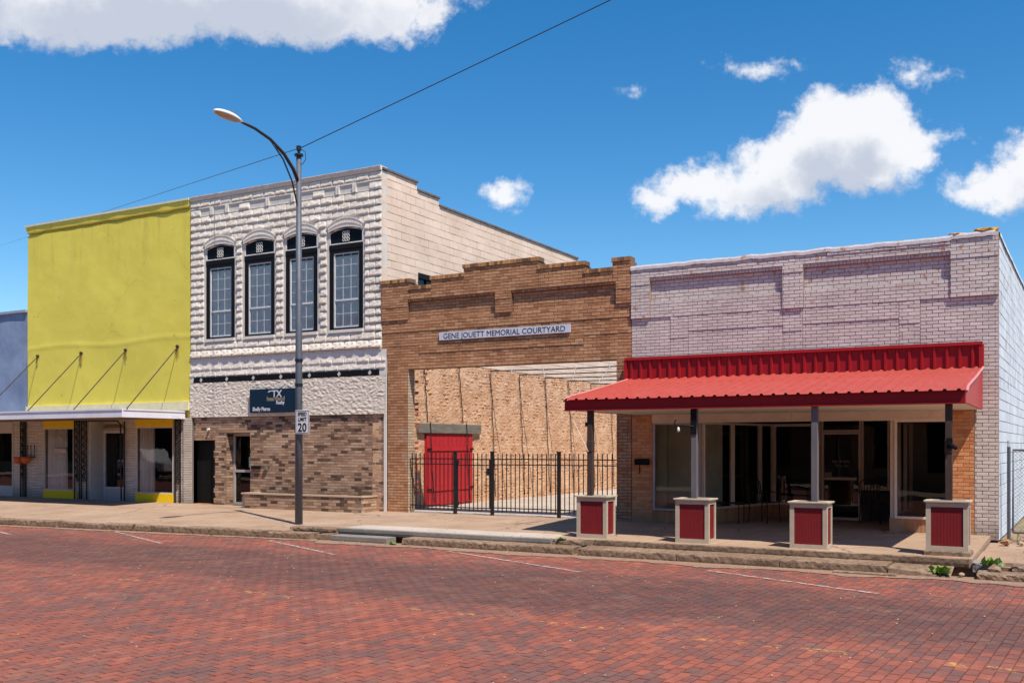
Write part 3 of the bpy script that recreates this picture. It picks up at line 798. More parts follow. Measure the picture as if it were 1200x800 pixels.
# side wall with long run into depth
SM = side_map(-1.12, .022)
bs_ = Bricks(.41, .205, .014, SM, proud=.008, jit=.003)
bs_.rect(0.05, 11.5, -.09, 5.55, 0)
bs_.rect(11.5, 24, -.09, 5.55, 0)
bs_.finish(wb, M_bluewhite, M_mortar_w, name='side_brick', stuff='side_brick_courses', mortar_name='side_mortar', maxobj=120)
q = MB(); q.box(XL + .02, .2, 4.9, XR - .25, 24, 5.0); q.build('roof', M_roof, wb)
q = MB(); q.box(XL + .05, 23.8, -.1, XR - .2, 24, 5.2); q.box(XL, .05, 2.6, XL + .2, 24, 5.2); q.box(XL, .05, -.1, XL + .2, 24, 2.6); q.build('rear_wall', M_mortar_w, wb)
# uneven lime capping on the parapet
q = MB(); A = []; B = []; C_ = []; Dd = []
x = XL
while x <= XR + .001:
    zz = top + .012 + .02 * noise.noise(Vector((x * 2.7, 0, 0))) + .012 * noise.noise(Vector((x * 9, 0, 0))) + (.03 if x > -1.9 else 0)
    A.append((x, -.072, zz - .03)); B.append((x, -.06, zz + .005)); C_.append((x, .12, zz + .025)); Dd.append((x, .24, zz - .05)); x += .065
q.strip(A, B); q.strip(B, C_); q.strip(C_, Dd); q.strip([(p[0], p[1], p[2] - .06) for p in A], A)
q.build('parapet_capping', plain('flaking_white_lime', (.64, .60, .60), .95, var=.15, vs=9, bs=.8, dirt=((.45, .22, .07), 4.0, .56, .64, .8)), wb, recalc=False)
q = MB(); A = []; B = []; C_ = []
y = .0
while y < 22:
    zz = 5.57 + .03 * noise.noise(Vector((y * 1.5, 5, 0)))
    xx = -1.12 + .022 * y
    A.append((xx + .03, y, zz - .06)); B.append((xx + .02, y, zz + .02)); C_.append((xx - .24, y, zz + .02)); y += .3
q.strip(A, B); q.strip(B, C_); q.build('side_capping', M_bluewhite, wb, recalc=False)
o = rock('sealant_lump', 0, 0, 0, .14, M_foam, wb, .38, 5); o.location = Vector((-1.32, -.0, 5.655)) - origin(wb); o.scale = (1.9, .9, 1)
o = rock('sealant_lump', 0, 0, 0, .06, M_foam, wb, .4, 9); o.location = Vector((-1.85, -.02, 5.63)) - origin(wb); o.scale = (2.6, 1, 1)

# --- awning
def corrug(p00, p10, p01, p11, normal, pitch=.115, amp=.018, rw=.35):
    """ribbed sheet, ribs run from edge 0 to edge 1"""
    p00, p10, p01, p11, normal = map(Vector, (p00, p10, p01, p11, normal)); q = MB(); A = []; B = []
    L = (p10 - p00).length; k = int(L / pitch)
    for i in range(k):
        for t, h in ((0, 0), (.5 - rw / 2, 0), (.5 - rw / 2 + .07, 1), (.5 + rw / 2 - .07, 1), (.5 + rw / 2, 0)):
            s = (i + t) / k
            A.append(p00.lerp(p10, s) + normal * amp * h); B.append(p01.lerp(p11, s) + normal * amp * h)
    A.append(p10); B.append(p11)
    q.strip(A, B); return q
AY = -3.58
aw = corrug((-8.30, AY - .06, 2.515), (-1.37, AY - .06, 2.515), (-8.44, -.13, 3.10), (-1.38, -.13, 3.10), (0, -.17, .98), .20, .028, .32).build('awning', M_redroof, wb, recalc=False)
corrug((-8.44, -.145, 3.105), (-1.44, -.145, 3.105), (-8.44, -.145, 3.52), (-1.44, -.145, 3.52), (0, -1, 0), .215, .035, .30).build('ribbed_fascia', M_red, aw, recalc=False)
q = MB(); q.box(-8.48, -.2, 3.52, -1.38, -.07, 3.58); q.box(-8.5, -.19, 3.09, -8.44, -.075, 3.52); q.box(-1.44, -.19, 3.10, -1.36, -.075, 3.52)
q.build('fascia_trim', plain('dark_red_trim', (.36, .012, .016), .5), aw)
q = MB(); q.box(-8.43, -.16, 3.085, -1.4, -.148, 3.10); q.build('sun_bleached_flashing', M_beige, aw)
q = MB(); q.box(-8.27, AY + .01, 2.32, -1.39, AY + .05, 2.51); q.box(-8.28, AY - .012, 2.310, -1.38, AY + .052, 2.330); q.build('front_fascia', M_red, aw)
for X_, s_ in ((-8.40, -1), (-1.40, 1)):
    q = MB(); poly = [(-3.52, 2.33), (-.06, 2.33), (-.06, 3.06), (-.6, 2.985), (-1.7, 2.80), (-3.52, 2.50)]
    M = lambda u, n_, z, X_=X_: (X_ + n_ + (.14 * -u / 3.5 if X_ < -5 else 0), u, z)
    q.prism(poly, -.015, .015, M); q.build('end_panel', plain('red_end_sheet', (.42, .02, .022), .5), aw)
    q = MB(); q.tube([(X_ + s_ * .03 + (.14 if s_ < 0 else 0), AY + .02, 2.50), (X_ + s_ * .03 + (.12 if s_ < 0 else 0), AY + .3, 2.60), (X_ + s_ * .03 + (.05 if s_ < 0 else 0), -1.7, 2.84), (X_ + s_ * .03, -.12, 3.11)], .022, 6); q.build('edge_roll', plain('pale_red_edge', (.62, .25, .24), .5), aw)
q = MB()
for i in range(24): q.box(-8.25 + i * .2845, AY + .06, 2.332, -8.25 + i * .2845 + .279, -.045, 2.342)
q.build('soffit', M_soffit, aw)
q = MB(); q.box(-7.9, -.035, 2.16, -4.9, .05, 2.35); q.box(-4.895, -.035, 2.16, -1.96, .05, 2.35); q.build('header_board', M_header, wb)
q = MB(); q.box(-7.88, -.05, 2.15, -1.98, -.036, 2.175); q.build('header_trim', M_bframe, wb)
# posts
for i, X_ in enumerate((-7.78, -5.76, -3.68, -1.63)):
    q = MB(); q.box(X_ - .052, -3.52, -.03, X_ + .052, -3.415, 2.325)
    if i in (0, 3): q.box(X_ - .057, -3.53, 1.55, X_ + .057, -3.41, 1.75)
    p = q.build('post', M_postd if i in (0, 3) else M_postg, wb, bevel=.006)
    # the awning beam the post carries
q = MB(); q.box(-8.3, -3.30, 2.20, -8.2, -.1, 2.34)
# extend awning front so that posts stand under it
q = MB(); q.tube([(-8.2, -3.55, 2.33), (-7.8, -3.53, 1.55)], .006, 5); q.build('stay_wire', M_bframe, wb)
q = MB(); q.box(-7.88, -3.5, 2.02, -7.84, -3.45, 2.1); q.build('bracket', M_black, wb)
lb = MB(); lb.tube([(-5.76, -3.53, 2.0), (-5.90, -3.58, 2.02), (-6.04, -3.62, 2.0), (-6.08, -3.63, 2.06), (-6.05, -3.62, 2.12)], .012, 6); lb.box(-5.815, -3.535, 1.86, -5.705, -3.522, 2.3)
bk_ = lb.build('lamp_bracket', M_black, wb)
q = MB(); q.tube([(-6.01, -3.61, 1.99), (-6.01, -3.61, 1.96), (-6.01, -3.61, 1.93), (-6.01, -3.61, 1.90)], [.012, .022, .028, .010], 8); q.build('bulb', M_lampw, bk_, smooth=True)
q = MB(); q.tube([(-1.61, -3.54, 1.68), (-1.57, -3.63, 1.66), (-1.51, -3.69, 1.62)], [.03, .035, .03], 8); q.box(-1.655, -3.545, 1.62, -1.57, -3.525, 1.78); q.build('flood_lamp', M_black, wb)
q = MB(); q.box(-8.30, -.075, 1.24, -7.97, -.006, 1.36); q.box(-8.30, -.09, 1.345, -7.97, -.006, 1.375); q.box(-8.2, -.05, 1.05, -8.18, -.03, 1.24); q.build('mailbox', M_black, wb, bevel=.004)
q = MB(); q.box(-8.72, -.06, .42, -8.66, -.012, 2.0); 

# --- shop front
def shop_window(name, a, b_, z0, z1, parent, mull=(), fr=.045, dep=.07, glass=M_glassd, fmat=M_bframe, bars=()):
    """framed window between two plan points a,b; mull = fractions along"""
    a = Vector((a[0], a[1], 0)); b_ = Vector((b_[0], b_[1], 0)); L = (b_ - a).length; d = (b_ - a).normalized(); nrm = Vector((d.y, -d.x, 0))
    M = lambda u, n_, z: tuple(a + d * u + nrm * n_ + Vector((0, 0, z)))
    holes = []; cuts = [0] + [m_ * L for m_ in mull] + [L]
    for p_, q_ in zip(cuts, cuts[1:]):
        lo = p_ + (fr if p_ == 0 else fr / 2); hi = q_ - (fr if q_ == L else fr / 2)
        zc = [z0 + fr] + [z for z in bars] + [z1 - fr]
        for za, zb in zip(zc, zc[1:]): holes.append((lo, hi, za + (fr / 2 if za in bars else 0), zb - (fr / 2 if zb in bars else 0)))
    mb = MB(); cells(mb, M, 0, L, z0, z1, -dep / 2, dep / 2, holes)
    w = mb.build(name, fmat, parent, recalc=False)
    for h in holes:
        g_ = MB(); g_.quad(M(h[0], 0, h[2]), M(h[1], 0, h[2]), M(h[1], 0, h[3]), M(h[0], 0, h[3])); g_.build('pane', glass, w, recalc=False)
    return w, M
shop_window('window', (-7.88, .0), (-6.80, .0), .26, 2.16, wb, fmat=plain('pale_metal_frame', (.42, .40, .42), .4, metal=.3))
# left splay of the entrance, running back to the door wall
SP = [(-6.78, .02), (-6.47, .85), (-6.17, 1.65), (-5.95, 2.2)]
P0_, P1_ = Vector((-6.78, .03)), Vector((-5.98, 2.65))
def lerp2(t): p = P0_.lerp(P1_, t); return (p.x, p.y)
shop_window('window', lerp2(0), lerp2(.40), .30, 2.16, wb)
shop_window('window', lerp2(.405), lerp2(.80), .30, 2.16, wb)
shop_window('window', lerp2(.805), lerp2(1), .30, 2.16, wb)
shop_window('window', (-5.97, 2.70), (-5.05, 2.70), .30, 2.16, wb, fr=.06)
shop_window('window', (-5.04, 2.70), (-4.90, 2.70), -.0, 2.30, wb, fr=.03)
# bulkheads of the recess in soldier bricks
def bulk(a, b_, h=.30):
    a = Vector(a); b_ = Vector(b_); L = (b_ - a).length; d = (b_ - a).normalized(); nr = Vector((d.y, -d.x))
    M = lambda u, n_, z: (a.x + d.x * u + nr.x * n_, a.y + d.y * u + nr.y * n_, z)
    B_ = Bricks(.07, .07, .008, M); B_.rect(0, L, -.02, h, .03, soldier=True)
    B_.finish(wb, M_orange, M_mortar_o, maxobj=0, stuff='bulkhead_bricks', mortar_name='bulkhead_mortar')
bulk(lerp2(0), lerp2(1)); bulk((-5.98, 2.68), (-4.92, 2.68))
# door with transom
dw, DM = shop_window('door', (-4.88, 2.70), (-4.02, 2.70), 0.0, 1.97, wb, fr=.055, bars=(.92,))
q = MB(); q.box(-4.10, 2.60, .78, -4.07, 2.64, 1.12); q.build('handle', M_black, dw)
text('Hair & Nails', .085, -4.45, 2.655, 1.28, M_ornw, dw, 'lettering', 'CENTER', .9); text('Salon, Inc.', .085, -4.42, 2.655, 1.19, M_ornw, dw, 'lettering', 'CENTER', .9)
q = MB(); q.box(-4.80, 2.655, .96, -4.65, 2.66, 1.06); q.build('notice', M_beige, dw)
shop_window('transom_window', (-4.88, 2.70), (-4.02, 2.70), 1.975, 2.34, wb, fr=.04)
shop_window('window', (-4.01, 2.70), (-3.42, 2.70), .68, 2.25, wb, fr=.045)
shop_window('window', (-3.41, 2.70), (-3.0, 2.70), .68, 2.25, wb, fr=.045)
q = MB(); q.box(-4.01, 2.66, -.02, -3.0, 2.74, .68); q.build('stall_riser', M_darkw, wb)
# right-hand display bay: front pane and the return that runs back
shop_window('window', (-2.93, .0), (-1.96, .0), .26, 2.16, wb, fr=.045)
shop_window('window', (-2.98, 2.68), (-2.98, .03), .26, 2.16, wb, mull=(.33, .66))
bulk((-3.0, 2.68), (-3.0, .0), .26)
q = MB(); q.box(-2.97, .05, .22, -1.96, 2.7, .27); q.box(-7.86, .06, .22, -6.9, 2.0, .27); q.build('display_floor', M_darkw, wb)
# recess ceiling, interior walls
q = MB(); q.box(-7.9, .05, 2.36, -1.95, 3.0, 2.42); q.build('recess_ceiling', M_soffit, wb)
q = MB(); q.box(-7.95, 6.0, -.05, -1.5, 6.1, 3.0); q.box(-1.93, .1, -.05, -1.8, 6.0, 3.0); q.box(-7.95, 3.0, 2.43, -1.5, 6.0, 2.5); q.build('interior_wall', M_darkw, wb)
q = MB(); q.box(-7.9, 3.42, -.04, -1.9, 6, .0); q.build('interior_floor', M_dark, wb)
q = MB(); q.box(-7.2, .5, .27, -6.95, .8, .45); q.box(-7.75, .5, .27, -7.45, .7, .38); q.build('display_box', M_timber, wb)
q = MB(); q.box(-7.86, .85, .27, -6.62, .9, 2.3); q.build('display_back_panel', plain('dim_back_panel', (.72, .66, .54), .9, var=.15, vs=2), wb)
q = MB(); q.box(-3.6, 3.6, .6, -3.1, 3.65, 2.1); q.build('inner_panel', plain('grey_inner_panel', (.30, .31, .38), .9), wb)

q = MB(); q.box(-7.98, .1, -.05, -7.88, 2.4, 3.0); q.build('display_side_wall', plain('pale_side_wall', (.74, .68, .56), .9, var=.12, vs=2), wb)
q = MB(); q.box(-7.98, 2.4, -.05, -7.88, 6.0, 3.0); q.build('interior_wall', M_darkw, wb)
# --- planters round the post feet
def make_planter():
    t = thing('planter', None, 'planter', (0, 0, 0), 'red panelled planters along the sidewalk edge')
    W, Dp, Hh = .30, .205, .775
    q = MB()
    for sx_ in (-1, 1):
        for sy_ in (-1, 1):
            x_, y_ = sx_ * W, sy_ * Dp
            q.box(min(x_, x_ - sx_ * .07), min(y_, y_ - sy_ * .02), .0, max(x_, x_ - sx_ * .07), max(y_, y_ - sy_ * .02), Hh - .03)
            q.box(min(x_ - sx_ * .02, x_), min(y_ - sy_ * .02, y_ - sy_ * .07), .002, max(x_ - sx_ * .02, x_) - 0, max(y_ - sy_ * .02, y_ - sy_ * .07), Hh - .032)
    for sy_ in (-1, 1):
        y0_, y1_ = sorted((sy_ * Dp, sy_ * (Dp - .018)))
        q.box(-W + .07, y0_, .003, W - .07, y1_, .075); q.box(-W + .07, y0_, Hh - .10, W - .07, y1_, Hh - .033)
    for sx_ in (-1, 1):
        x0_, x1_ = sorted((sx_ * W, sx_ * (W - .018)))
        q.box(x0_, -Dp + .07, .003, x1_, Dp - .07, .075); q.box(x0_, -Dp + .07, Hh - .10, x1_, Dp - .07, Hh - .033)
    q.build('frame', M_beige, t)
    q = MB()
    for a, b_, c_, d_ in ((-W - .03, W + .03, -Dp - .03, -Dp + .06), (-W - .03, W + .03, Dp - .06, Dp + .03)): q.box(a, c_, Hh - .028, b_, d_, Hh)
    for a, b_ in ((-W - .03, -W + .06), (W - .06, W + .03)): q.box(a, -Dp + .06, Hh - .029, b_, Dp - .06, Hh - .001)
    q.build('cap', M_beige, t, bevel=.004)
    for sy_ in (-1, 1):
        q = MB(); n_ = 10; w = (2 * W - .14) / n_
        for i in range(n_): q.box(-W + .07 + i * w + .0015, sorted((sy_ * (Dp - .016), sy_ * (Dp - .03)))[0], .07, -W + .07 + (i + 1) * w - .0015, sorted((sy_ * (Dp - .016), sy_ * (Dp - .03)))[1], Hh - .09)
        q.box(-W + .06, min(sy_ * (Dp - .024), sy_ * (Dp - .034)), .071, W - .06, max(sy_ * (Dp - .024), sy_ * (Dp - .034)), Hh - .091)
        q.build('panel', M_redpanel, t)
    for sx_ in (-1, 1):
        q = MB(); n_ = 6; w = (2 * Dp - .14) / n_
        for i in range(n_): q.box(min(sx_ * (W - .016), sx_ * (W - .03)), -Dp + .07 + i * w + .003, .07, max(sx_ * (W - .016), sx_ * (W - .03)), -Dp + .07 + (i + 1) * w - .003, Hh - .09)
        q.box(min(sx_ * (W - .024), sx_ * (W - .034)), -Dp + .06, .071, max(sx_ * (W - .024), sx_ * (W - .034)), Dp - .06, Hh - .091)
        q.build('panel', M_redpanel, t)
    q = MB(); q.box(-W + .04, -Dp + .04, .1, W - .04, Dp - .04, Hh - .08); q.build('soil', M_soil, t)
    return t
pl = make_planter(); kids = [o for o in bpy.data.objects if o.parent == pl]
LB = ['red panelled planter nearest the iron fence, at the left end of the awning',
      'red panelled planter in front of the left shop window, its post has a lamp bracket',
      'red panelled planter standing in front of the glass shop door',
      'red panelled planter on a low concrete plinth before the right display window']
for i, (X_, Y_, Z_, rz) in enumerate(((-7.60, -3.62, -.03, 0), (-5.69, -3.62, -.03, 0), (-3.71, -3.62, -.03, 0), (-1.625, -3.62, .045, 0))):
    if i == 0: t = pl
    else:
        t = pl.copy(); COL.objects.link(t)
        for c_ in kids: k_ = c_.copy(); COL.objects.link(k_); k_.parent = t
    t.location = (X_, Y_, Z_); t['label'] = LB[i]; t.rotation_euler.z = R(rz)
q = MB(); q.box(-1.95, -3.88, -.06, -1.29, -3.36, .045); q.build('concrete_plinth', M_kerb, sidewalk, bevel=.008)

# --- metal chairs and table in the recess
def chair(x, y, rz, label):
    t = thing('patio_chair', label, 'chair', (x, y, 0)); c, s = math.cos(rz), math.sin(rz)
    def W_(a, b_, z): return (x + a * c - b_ * s, y + a * s + b_ * c, z)
    for a, b_ in ((-.22, -.22), (.22, -.22), (-.22, .22), (.22, .22)):
        q = MB(); q.tube([W_(a * 1.1, b_ * 1.1, 0), W_(a, b_, .43)], .012, 6); q.build('leg', M_chairm, t)
    q = MB()
    for k in range(8): q.bar(W_(-.23, -.23 + k * .064, .44), W_(.23, -.23 + k * .064, .44), .045, .012)
    q.build('seat', M_chairm, t)
    q = MB(); q.tube([W_(-.22, .22, .43), W_(-.23, .28, .85), W_(-.12, .30, .93), W_(.12, .30, .93), W_(.23, .28, .85), W_(.22, .22, .43)], .013, 6)
    for k in range(6): q.bar(W_(-.18 + k * .072, .23, .45), W_(-.18 + k * .072, .29, .90), .02, .008)
    q.build('backrest', M_chairm, t)
    for sg in (-1, 1):
        q = MB(); q.tube([W_(sg * .22, -.22, .43), W_(sg * .25, -.22, .62), W_(sg * .25, .0, .66), W_(sg * .23, .25, .66)], .012, 6); q.build('armrest', M_chairm, t)
chair(-5.75, 1.1, R(70), 'dark metal slatted chair in the recess in front of the angled shop window')
chair(-3.62, 2.1, R(160), 'dark metal armchair standing right of the glass door in deep shade')
t = thing('patio_table', 'small dark metal table between the planter and the angled shop window', 'table', (-6.35, .55, 0))
q = MB(); q.box(-6.62, .33, .42, -6.08, .77, .445); q.build('tabletop', M_chairm, t)
for a, b_ in ((-6.6, .35), (-6.1, .35), (-6.6, .75), (-6.1, .75)):
    q = MB(); q.tube([(a, b_, 0), (a, b_, .42)], .011, 6); q.build('leg', M_chairm, t)

# ================================================================== COURTYARD GATEWAY WALL
gw = thing('courtyard_gateway', 'brown brick front wall with stepped parapet and a wide open bay onto a courtyard', 'wall', (-11.8, 0, 0))
cb = Bricks(.215, .0705, .012, zbase=0, back=.30)
PX = [(-15.19, -14.32, 5.73), (-14.32, -13.68, 5.53), (-13.68, -12.73, 5.73), (-12.73, -10.68, 5.93), (-10.68, -9.51, 5.73), (-9.51, -8.83, 5.53), (-8.83, -8.392, 5.73)]
for a, b_, zt in PX: cb.rect(a, b_, 5.30, zt, .05)
for a, b_ in ((-15.19, -14.38), (-11.85, -11.41), (-8.75, -8.392)):
    cb.rect(a, b_, 5.12, 5.30, .06); cb.rect(a, b_, 4.80, 5.12, .05)
for a, b_ in ((-14.38, -11.85), (-11.41, -8.75)):
    cb.rect(a, b_, 5.24, 5.30, .03, soldier=True); cb.rect(a, b_, 4.80, 5.24, -.035)
cb.rect(-15.19, -8.392, 4.50, 4.80, .018)
cb.rect(-15.19, -8.392, 4.15, 4.50, .004)
cb.rect(-14.05, -9.55, 3.95, 4.15, .010); cb.rect(-15.19, -14.05, 3.95, 4.15, -.004); cb.rect(-9.55, -8.392, 3.95, 4.15, -.004)
cb.rect(-15.02, -8.392, 3.57, 3.95, -.004)
cb.rect(-15.02, -14.41, -.09, 3.57, .01); cb.rect(-8.75, -8.392, -.09, 3.57, .004)
cb.finish(gw, M_brown, M_mortar_b)
cc = Bricks(.215, .075, .010)
for a, b_, zt in PX: cc.rect(a - .02, b_ + (.02 if b_ < -8.5 else 0), zt, zt + .095, .075, soldier=True)
cc.finish(gw, M_cap, M_mortar_b, maxobj=0, stuff='coping_bricks', mortar_name='coping_mortar')
# jamb faces of the bay: end bricks with torn red toothing
JM = side_map(-14.41); jb = Bricks(.15, .0705, .010, JM, back=.02); jb.rect(0.0, .30, -.09, 3.57, .008)
jb.finish(gw, brickmat('jamb_brick', [(0, (.50, .36, .24)), (.85, (.58, .44, .31)), (1, (.45, .10, .05))], mode='CONSTANT'), M_mortar_o, maxobj=0, stuff='jamb_bricks', mortar_name='jamb_mortar')
q = MB()
for k in range(22):
    z_ = .3 + k * .14
    if random.random() < .65: q.box(-14.40, .30, z_, -14.33, .36, z_ + .068)
q.build('toothed_bricks', plain('torn_red_brick', (.42, .09, .05), .95, var=.3), gw)
sg = thing('wall_sign', 'long narrow white sign reading GENE JOUETT MEMORIAL COURTYARD on the brown brick wall', 'sign', (-11.65, -.02, 4.33))
q = MB(); q.box(-13.44, -.045, 4.235, -9.87, -.02, 4.425); q.build('board', M_signc, sg, bevel=.003)
text('GENE JOUETT MEMORIAL COURTYARD', .185, -11.655, -.047, 4.268, M_ink, sg, 'lettering', 'CENTER', 1.01)

# overhead wires and courtyard floor
q = MB(); q.box(-15.19, .0, -.2, -8.4, 25, -.008)
o = q.build('courtyard_floor', M_yard); structure(o)

# --- iron fence across the bay
fe = thing('iron_fence', 'black iron picket fence with a small gate across the courtyard opening', 'fence', (-11.6, .08, 0))
FY = .08
posts_x = [-13.05, -12.0, -10.22]
for x in posts_x:
    q = MB(); q.box(x - .035, FY - .035, -.01, x + .035, FY + .035, 1.50); q.box(x - .042, FY - .042, 1.50, x + .042, FY + .042, 1.525); q.build('post', M_iron, fe)
for z in (.18, 1.21, 1.34):
    for a, b_ in ((-14.38, -13.085), (-12.965 + 1.0, -10.255), (-10.185, -8.76)):
        q = MB(); q.box(a, FY - .015, z - .012, b_, FY + .015, z + .012); q.build('rail', M_iron, fe)
n_ = 0
x = -14.32; pk = MB(); pk.box(-.009, -.009, .09, .009, .009, 1.475); pkm = pk.mesh('picket'); pkm.materials.append(M_iron)
def picket(x, parent, z=0.0):
    o = bpy.data.objects.new('picket', pkm); COL.objects.link(o); o.parent = parent; o.location = Vector((x, FY, z)) - origin(parent)
while x < -8.78:
    if not (-13.1 < x < -11.95) and all(abs(x - p) > .06 for p in posts_x): picket(x, fe)
    x += .118
gt = MB()
for z in (.16, 1.19, 1.33): gt.box(-12.97, FY - .014, z - .013, -12.08, FY + .014, z + .013)
gt.box(-12.99, FY - .018, .145, -12.97, FY + .018, 1.34); gt.box(-12.08, FY - .018, .145, -12.06, FY + .018, 1.34)
gto = gt.build('gate', M_iron, fe)
for k in range(7): 
    o = bpy.data.objects.new('picket', pkm); COL.objects.link(o); o.parent = gto; o.location = Vector((-12.88 + k * .118, FY, 0)) - origin(gto)
q = MB(); q.box(-12.13, FY - .04, .95, -12.04, FY + .04, 1.12); q.build('latch', M_iron, gto)
for z in (.25, 1.26): q = MB(); q.box(-13.02, FY - .03, z - .04, -12.95, FY + .03, z + .04); q.build('hinge', M_iron, gto)

# ================================================================== TWO-STOREY CREAM BUILDING
cx0, cx1 = -22.0, -15.2
cr = thing('two_storey_building', 'two-storey cream rock-faced block building with four tall black framed windows', 'building', (-18.6, 0, 0))
# blocks
BLK_L, BLK_H = .40, .20
WX = [-20.85, -19.37, -17.87, -16.36]             # window centres
holes = []
for w in WX:
    holes += [(w - .62, w + .62, 4.60, 7.40), (w - .44, w + .44, 7.3, 7.58)]
def rockblock(L, h, dep=.036, seed=0, nx=9, nz=7, round_=False):
    q = MB(); g = .007; P = []
    us = [0, .03] + [.035 + .93 * k / (nx - 2) for k in range(1, nx - 2)] + [.965, 1]
    zs_ = [0, .05, .18, .34, .55, .76, .95, 1]; pr = [0, .55, 1.0, .95, .72, .5, .30, 0]
    for j in range(nz + 1):
        for i in range(nx + 1):
            u = -L / 2 + g + (L - 2 * g) * us[i]; z = -h / 2 + g + (h - 2 * g) * zs_[j]
            nn = noise.noise(Vector((u * 7 + seed * 5.1, z * 11, seed))) + .7 * noise.noise(Vector((u * 21 + seed * 2.3, z * 34, seed + 9)))
            d = dep * pr[j] * max(.45, 1 + .42 * nn) * (.9 if i in (1, nx - 1) else 1) if 0 < i < nx and 0 < j < nz else 0
            P.append((u + (nn * .006 if 0 < i < nx else 0), -d, z + (nn * .005 if 0 < j < nz else 0)))
    q.v = P
    for j in range(nz):
        for i in range(nx):
            a = j * (nx + 1) + i; q.f.append((a, a + 1, a + nx + 2, a + nx + 1))
    return q
rows = []
z = 8.18
while z > 4.62:
    rows.append((z - .2, z)); z -= .2
blocks = []
def add_row(z0, z1, x0, x1, L, shift, hl=()):
    mid = (z0 + z1) / 2; spans = [(x0, x1)]
    for H in hl:
        if H[2] < mid < H[3]:
            ns = []
            for p, q_ in spans:
                if H[1] <= p or H[0] >= q_: ns.append((p, q_)); continue
                if H[0] > p: ns.append((p, H[0]))
                if H[1] < q_: ns.append((H[1], q_))
            spans = ns
    for p, q_ in spans:
        u = math.floor((p - shift) / L) * L + shift
        while u < q_ - 1e-6:
            a, b_ = max(u, p), min(u + L, q_)
            if b_ - a > .06: blocks.append((a, b_, z0, z1))
            u += L
for k, (a, b_) in enumerate(rows): add_row(a, b_, cx0, cx1, BLK_L, (k % 2) * .2 - 15.2, holes)
add_row(8.45, 8.65, cx0, cx1, BLK_L, -15.2)
add_row(4.38, 4.57, cx0, cx1, BLK_L, -15.0)
big = []
u = cx0
while u < cx1 - .1: big.append((u, min(u + .4, cx1), 4.14, 4.37)); u += .4
add_row(3.79, 3.98, cx0 - .05, cx1 + .13, BLK_L, -15.2); add_row(3.60, 3.79, cx0 - .05, cx1 + .13, BLK_L, -15.0)
for c_ in (-21.8, -19.92, -17.27, -15.4): blocks.append((c_ - .2, c_ + .2, 8.19, 8.41))
full = [b_ for b_ in blocks if abs(b_[1] - b_[0] - .4) < .001 and abs(b_[3] - b_[2] - .2) < .012]
full.sort(key=lambda b_: (Vector((b_[0], 0, b_[2])) - CAM).length); fs = set(full[:285]); po = origin(cr)
vm_ = []
for k in range(7):
    me = rockblock(.4, .2, seed=k + 1).mesh('rockface_block', True)
    me.materials.append(M_block); vm_.append(me)
# front must look to the street: recalc on an open sheet may flip, harmless for shading
for b_ in full[:285]:
    o = bpy.data.objects.new('stone_block', random.choice(vm_)); COL.objects.link(o); o.parent = cr
    o.location = Vector(((b_[0] + b_[1]) / 2, -.004, (b_[2] + b_[3]) / 2)) - po
    o.scale = (1, random.uniform(.85, 1.2), 1)
q = MB(); sd = 20
for b_ in blocks:
    if b_ in fs: continue
    sd += 1; r_ = rockblock(b_[1] - b_[0], b_[3] - b_[2], seed=sd % 37); i = len(q.v); c_ = ((b_[0] + b_[1]) / 2, (b_[2] + b_[3]) / 2)
    q.v += [(x + c_[0], y - .004, z + c_[1]) for x, y, z in r_.v]; q.f += [tuple(k + i for k in f) for f in r_.f]
q.build('block_courses', M_block, cr, kind='stuff', recalc=False)
me = rockblock(.4, .23, dep=.075, seed=3).mesh('swag_block'); me.materials.append(M_block)
for b_ in big:
    o = bpy.data.objects.new('swag_block', me); COL.objects.link(o); o.parent = cr; o.location = Vector(((b_[0] + b_[1]) / 2, -.004, 4.255)) - po
    o.scale.x = (b_[1] - b_[0]) / .4
# plain wall core behind the blocks
wh = [(w - .555, w + .555, 4.68, 7.235) for w in WX] + [(w - .40, w + .40, 7.15, 7.30) for w in WX]
q = MB(); cells(q, FAC, cx0, cx1, 3.45, 8.70, -.22, -.0, wh); q.build('front_wall', M_mortar_k, cr, recalc=False)
q = MB(); cells(q, FAC, cx0 - .05, cx1 + .14, 3.45, 4.10, .0, .02, ()); q.build('lower_ledge', M_plaster, cr, recalc=False)
q = MB(); q.box(cx0, -.055, 8.655, cx1, .2, 8.70); q.box(cx0, -.07, 8.70, cx1, .22, 8.745); q.build('cornice', M_plaster, cr)
q = MB()
u = cx0
while u < cx1 - .05: q.box(u + .006, -.085, 8.747, min(u + .3, cx1) - .006, .24, 8.768 + random.uniform(-.004, .006)); u += .3
q.build('coping_tiles', plain('rusty_coping', (.66, .52, .43), .9, var=.3, vs=5), cr)
q = MB(); q.box(cx0, -.028, 8.41, cx1, -.001, 8.45); q.box(cx0, -.02, 8.185, cx1, -.001, 8.20); q.build('moulding', M_plaster, cr)
q = MB()
for c_ in (-21.16, -20.57, -19.06, -18.15, -16.62, -16.07):
    for d_ in (-.055, .015): q.box(c_ + d_, -.045, 8.20, c_ + d_ + .045, -.002, 8.41)
q.build('frieze_brackets', M_plaster, cr)
q = MB(); q.box(cx0 - .02, -.04, 4.105, cx1 + .0, -.021, 4.135); q.build('string_course', M_plaster, cr)

